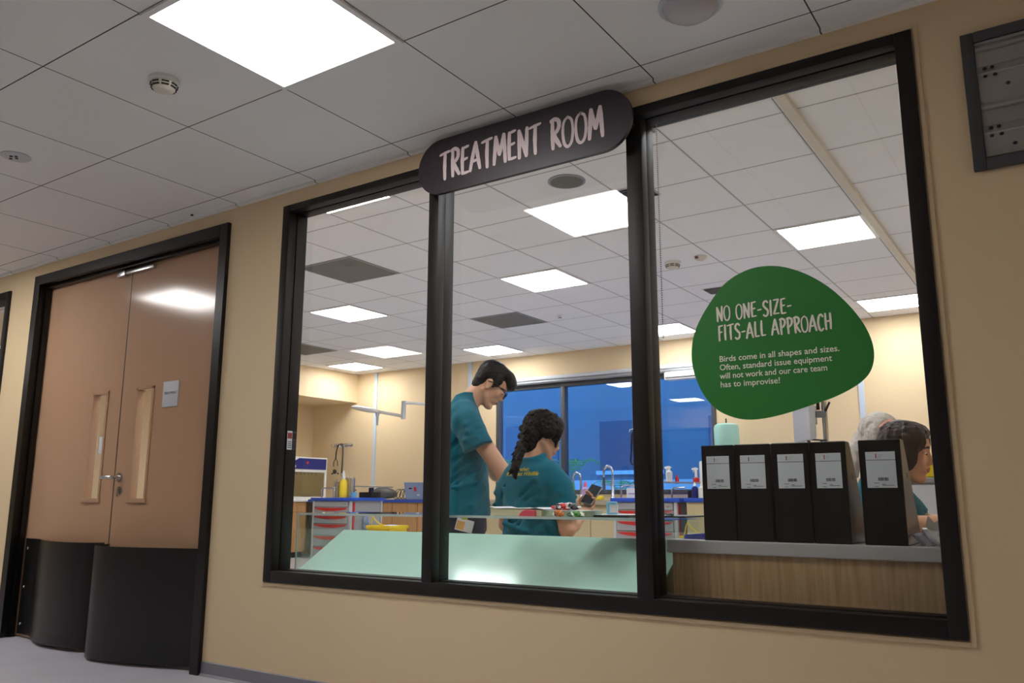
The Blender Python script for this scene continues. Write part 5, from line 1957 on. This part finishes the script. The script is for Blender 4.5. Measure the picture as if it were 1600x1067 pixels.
# braid over the back: alternating lobes
B = Body(.006)
path = [Vector(H(-.088, .012, .045)), Vector(H(-.106, .012, .0)), Vector((-.088, .002, 1.11)), Vector((-.112, .004, 1.06)), Vector((-.126, .008, 1.015)), Vector((-.134, .010, .98)), Vector((-.132, .012, .945))]
pp = [Vector(q) for q in crom([tuple(q) for q in path], 4)]
for i, q in enumerate(pp[:-2]):
    t = i / len(pp)
    w = .034 * (1 - .55 * t)
    side = 1 if i % 2 else -1
    d = (pp[i + 1] - q).normalized()
    lat = d.cross(Vector((1, 0, 0))).normalized()
    c0 = q + lat * side * w * .75 - d * .012
    c1 = q - lat * side * w * .25 + d * .020
    B.cone(c0, c1, w * .62, w * .42, .006)
B.cone(pp[-3], pp[-1], .014, .008, .006)
for k in range(14):
    q = pp[rnd.randrange(2, len(pp) - 3)]
    o_ = Vector((rnd.uniform(-.02, .005), rnd.uniform(-.03, .03), rnd.uniform(-.02, .02)))
    B.cone(q + o_, q + o_ * 1.5 + Vector((0, 0, -.02)), .006, .004, .004)
child(B.mesh('braid', .0042, noise=.0016, nfreq=170), 'braid', M['hairblack'], wom)
# scrub top
B = Body(.03)
B.loft([(.585, .005, 0, .145, .195), (.66, .005, 0, .135, .185), (.74, 0, 0, .125, .175), (.82, -.006, 0, .118, .176), (.90, -.012, 0, .112, .184), (.95, -.010, 0, .104, .178), (.99, -.006, 0, .088, .150), (1.02, -.002, 0, .070, .105),
        (1.05, -.004, 0, .060, .076), (1.085, -.006, 0, .057, .066)], .03)
for a, c, r in (((-.10, -.10, .93), (-.09, .02, .86), .012), ((-.12, .0, .80), (-.10, -.12, .74), .012), ((-.13, .08, .72), (-.12, -.05, .68), .014), ((-.10, .12, .90), (-.12, .05, .80), .010), ((-.06, -.17, .82), (-.10, -.08, .72), .012)):
    B.cone(a, c, r, r * .6, .025)
for a, c, r in (((-.08, -.16, .90), (-.09, -.13, .74), .012), ((-.13, .02, .77), (-.12, .10, .80), .008), ((-.13, -.06, .66), (-.13, .06, .64), .008)):
    B.cone(a, c, r, r * .7, .02, 's')
for s, el in ((-1, (-.005, -.215, .690)), (1, (.03, .22, .71))):
    e_ = np.array(el)
    mid = np.array((-.004, s * .172, .895))
    B.cone((-.008, s * .115, .968), tuple(mid), .060, .066, .03)
    B.flat(tuple(mid), tuple(mid + (e_ - mid) * .72), .066, .066, .008)
    for a, c, r in (((-.06, s * .215, .87), (.05, s * .235, .85), .009), ((-.06, s * .225, .81), (.05, s * .245, .80), .009)):
        B.cone(a, c, r, r * .5, .02)
rw = random.Random(33)
for _ in range(14):
    z = rw.uniform(.64, .88)
    a = rw.uniform(2.0, 4.3)
    p0 = (.122 * math.cos(a), .182 * math.sin(a), z)
    a2 = a + rw.uniform(.25, .6) * rw.choice((-1, 1))
    p1 = (.122 * math.cos(a2), .182 * math.sin(a2), z + rw.uniform(.02, .07))
    B.cone(p0, p1, .008, .006, .016, 's')
B.cut((0, 0, 1.066), (-.35, 0, 1))
B.cut((0, 0, .60), (0, 0, -1))
wtop = child(B.mesh('scrub_top', .0058, noise=.0014, nfreq=28), 'scrub_top', M['teal'], wom)
tm = text_mesh('Together,\nWe Protect Wildlife', .0262, shear=.28, align='CENTER', line=.88, bold=.0010)
mt = Matrix.Translation((-.30, .004, .978)) @ Matrix.Rotation(-math.pi / 2, 4, 'Z') @ FRONT
child(project_text(tm, wtop.data, mt, (1, 0, 0)), 'back_print', M['yellowtext'], wtop)
B = Body(.03)
B.loft([(.50, 0, 0, .125, .175), (.64, 0, 0, .12, .172)], .03)
for s in (-1, 1):
    B.chain([(.02, s * .092, .575), (.42, s * .10, .535), (.42, s * .10, .07)], [.098, .078, .06], .025)
B.cut((0, 0, .495), (0, 0, -1)) if False else None
child(B.mesh('trousers', .008, noise=.002, nfreq=24), 'trousers', M['navy'], wom)
for s in (-1, 1):
    shoe(s * .10, wom, .44)
# phone in her right hand
pc = hR(.085, .004, .026)
a_ = math.radians(WR)
pw = (WX + pc[0] * math.cos(a_) - pc[1] * math.sin(a_), WY + pc[0] * math.sin(a_) + pc[1] * math.cos(a_), pc[2])
ph = thing('phone', "dark smartphone held in the seated woman's right hand", 'phone', pw)
dd = np.array((.35, -.12, .45))
dd /= np.linalg.norm(dd)
pn = np.array((-.70, -.12, .45))
pn -= dd * (pn @ dd)
pn /= np.linalg.norm(pn)
sd = np.cross(dd, pn)
Rl = Matrix([[sd[i], dd[i], pn[i]] for i in range(3)])
Rw = Matrix.Rotation(a_, 3, 'Z') @ Rl
ph.rotation_euler = Rw.to_euler()
MB().box(-.035, .035, -.018, .100, -.0045, .0035, bev=.003).build('phone_body', M['grey'], ph)
MB().box(-.032, .032, -.015, .097, .0035, .0042).build('screen', mat('phone_screen', rgb(60, 66, 74), rough=.1), ph, 0)



def hair_strand(a, z, cx, cz, rx, ry, rz):
    q = []
    for t in (0, .5, 1):
        zz = z - .045 * t
        aa = a + .12 * t
        rr = math.sqrt(max(.02, 1 - ((zz - cz) / rz) ** 2))
        q.append(H(cx + rx * rr * math.cos(aa), ry * rr * math.sin(aa), zz))
    B.chain(q, H.rad(.005, .006, .004), .006)


# ---------------------------------------------------------------- dark haired woman at the desk (right)
H = Frame((.060, 0, 1.028), -4, 8, 0, .97)
B = Body(.02)
add_head(B, H)
B.cone(H(-.03, 0, -.03), (-.01, 0, .865), .047, .055, .02)
B.loft([(.51, 0, 0, .11, .16), (.60, 0, 0, .10, .14), (.72, 0, 0, .095, .14), (.80, 0, 0, .09, .15), (.85, 0, 0, .07, .13), (.88, 0, 0, .045, .07)], .03)
for s in (-1, 1):
    sh = (0, s * .155, .825)
    el = (.075, s * .20, .745)
    wr = (.33, s * .15, .738)
    B.cone(sh, el, .048, .040, .03)
    B.chain([el, tuple(np.array(el) * .6 + np.array(wr) * .4), wr], [.038, .037, .024], .015)
    add_hand(B, wr, (1, -s * .2, -.03), (0, 0, -1), .28, s=s, sc=.92)
    B.chain([(0, s * .09, .565), (.42, s * .10, .54), (.42, s * .10, .09)], [.08, .055, .038], .02)
    B.ell((.47, s * .10, .05), (.10, .034, .03))
me = B.mesh('person', .0052)
paint_head(me, H)
dw = place_person(me, 'dark haired woman in profile in teal scrubs behind the separate black file box', (4.722, 1.03, 0), 2, [M['skin'], M['lip'], M['brow']])
eyes(H, dw)
B = Body(.014)
for c, r in (((-.014, 0, .052), (.092, .086, .084)), ((-.046, 0, -.03), (.052, .076, .10)), ((.036, 0, .084), (.056, .066, .044))):
    B.ell(H(*c), H.rad(*r), H.R, .015)
for s in (-1, 1):
    B.ell(H(.024, s * .070, .0), H.rad(.044, .018, .080), H.R, .012)
    B.ell(H(.058, s * .052, .050), H.rad(.032, .020, .045), H.R, .012)
    B.ell(H(-.020, s * .060, -.08), H.rad(.05, .026, .06), H.R, .012)
for k in range(40):
    a, zz = rnd.uniform(.5, 5.8), rnd.uniform(0, .12)
    hair_strand(a, zz, -.014, .052, .092, .086, .084)
child(B.mesh('hair', .0050, noise=.0016, nfreq=140), 'hair', M['hairbrown'], dw)
B = Body(.03)
B.loft([(.52, 0, 0, .13, .18), (.66, 0, 0, .12, .165), (.76, 0, 0, .116, .168), (.82, 0, 0, .108, .17), (.855, 0, 0, .09, .145), (.88, 0, 0, .07, .10), (.905, 0, 0, .058, .07)], .03)
B.cut((0, 0, .898), (-.3, 0, 1))
B.cut((0, 0, .535), (0, 0, -1))
dtop = child(B.mesh('scrub_top', .0065, noise=.0015, nfreq=28), 'scrub_top', M['teal'], dw)
for s in (-1, 1):
    S_ = Body(.02)
    S_.cone((0, s * .13, .835), (.03, s * .175, .795), .060, .066, .03)
    S_.cone((.02, s * .17, .805), (.085, s * .20, .745), .066, .056, .02)
    S_.cut((.085, s * .195, .76), (.8, 0, -.55))
    S_.cut((0, 0, .708), (0, 0, -1))
    child(S_.mesh('sleeve', .006, noise=.0015, nfreq=30), 'sleeve', M['teal'], dtop)


def seated_legs(par):
    B = Body(.03)
    B.loft([(.505, 0, 0, .12, .17), (.58, 0, 0, .118, .168)], .03)
    for s in (-1, 1):
        B.chain([(.02, s * .092, .575), (.42, s * .10, .545), (.42, s * .10, .07)], [.09, .075, .06], .025)
    child(B.mesh('trousers', .009), 'trousers', M['navy'], par)
    for s in (-1, 1):
        shoe(s * .10, par, .44)


seated_legs(dw)

# ---------------------------------------------------------------- silver haired woman behind her
H = Frame((.020, -.01, 1.095), -34, 30, 6, .98)
B = Body(.02)
add_head(B, H)
B.cone(H(-.03, 0, -.03), (-.015, 0, .945), .048, .056, .02)
B.loft([(.51, 0, 0, .115, .165), (.60, 0, 0, .105, .15), (.75, 0, 0, .10, .15), (.87, -.005, 0, .095, .155), (.92, -.005, 0, .075, .14), (.955, -.005, 0, .05, .08)], .03)
for s in (-1, 1):
    sh = (0, s * .16, .90)
    el = (.05, s * .215, .68)
    wr = (.29, s * .13, .74)
    B.cone(sh, el, .050, .040, .03)
    B.chain([el, tuple(np.array(el) * .6 + np.array(wr) * .4), wr], [.038, .037, .024], .015)
    add_hand(B, wr, (1, -s * .25, .0), (0, -s * .3, -1), .45, s=s, sc=.92)
    B.chain([(0, s * .09, .565), (.42, s * .10, .54), (.42, s * .10, .09)], [.08, .055, .038], .02)
    B.ell((.47, s * .10, .05), (.10, .034, .03))
me = B.mesh('person', .0055)
paint_head(me, H)
gw = place_person(me, 'silver haired woman in teal scrubs bending her head, partly hidden by file boxes', (4.60, 1.52, 0), 3, [M['skin2'], M['lip'], M['hairgrey']])
eyes(H, gw)
B = Body(.014)
for c, r in (((-.050, 0, .050), (.082, .086, .086)), ((-.062, 0, -.02), (.056, .078, .10)), ((-.030, 0, .098), (.046, .062, .038))):
    B.ell(H(*c), H.rad(*r), H.R, .015)
for s in (-1, 1):
    B.ell(H(-.016, s * .070, .014), H.rad(.040, .022, .060), H.R, .012)
    B.ell(H(-.016, s * .062, .056), H.rad(.03, .020, .036), H.R, .012)
for k in range(40):
    a, zz = rnd.uniform(.6, 5.7), rnd.uniform(0, .12)
    hair_strand(a, zz, -.050, .050, .082, .086, .086)
child(B.mesh('hair', .0052, noise=.0016, nfreq=140), 'hair', M['hairgrey'], gw)
B = Body(.008)
q0 = Vector(H(-.095, -.03, -.02))
pts = [q0, q0 + Vector((-.03, -.015, -.05)), q0 + Vector((-.045, -.03, -.11)), q0 + Vector((-.04, -.035, -.17))]
B.chain([tuple(p) for p in pts], [.045, .040, .032, .016], .01)
child(B.mesh('ponytail', .0055, noise=.002, nfreq=120), 'ponytail', M['hairgrey'], gw)
B = Body(.03)
B.loft([(.52, 0, 0, .135, .185), (.66, 0, 0, .125, .17), (.80, -.003, 0, .12, .172), (.88, -.006, 0, .112, .178), (.93, -.006, 0, .09, .15), (.965, -.004, 0, .066, .10), (.99, -.002, 0, .058, .07)], .03)
B.cut((0, 0, .980), (-.3, 0, 1))
B.cut((0, 0, .535), (0, 0, -1))
gtop = child(B.mesh('scrub_top', .0068, noise=.0015, nfreq=28), 'scrub_top', M['teal'], gw)
for s in (-1, 1):
    S_ = Body(.02)
    S_.cone((0, s * .13, .905), (.01, s * .18, .85), .062, .070, .03)
    S_.cone((.01, s * .178, .86), (.045, s * .21, .71), .068, .062, .02)
    S_.cut((.035, s * .205, .745), (.15, 0, -1))
    child(S_.mesh('sleeve', .0062, noise=.0015, nfreq=30), 'sleeve', M['teal'], gtop)
seated_legs(gw)

# ---------------------------------------------------------------- stools under the seated people
def stool(x, y, label):
    r = thing('stool', label, 'stool', (x, y, 0), group='round swivel stools')
    MB().lathe([(0, .468), (.17, .468), (.185, .455), (.185, .425), (.17, .415), (0, .415)], seg=28).build('seat', M['black'], r)
    MB().lathe([(.028, .06), (.028, .25), (.02, .25), (.02, .416)], seg=16).build('column', M['steel'], r)
    for k in range(5):
        a = 2 * math.pi * k / 5
        b = MB()
        b.tube([(.0, 0, .075), (math.cos(a) * .24, math.sin(a) * .24, .062)], [.022, .014], 8)
        lg = b.build('leg', M['steel'], r)
        MB().lathe([(.0, -.012), (.026, -.012), (.026, .012), (0, .012)], (math.cos(a) * .24, math.sin(a) * .24, .0265), axis='X', seg=14).build('caster', M['black'], lg)
    return r


stool(WX, WY, 'black swivel stool under the seated woman with a braid')
stool(4.722, 1.03, 'black swivel stool under the dark haired woman at the desk')
stool(4.60, 1.52 + .0, 'black swivel stool under the silver haired woman')
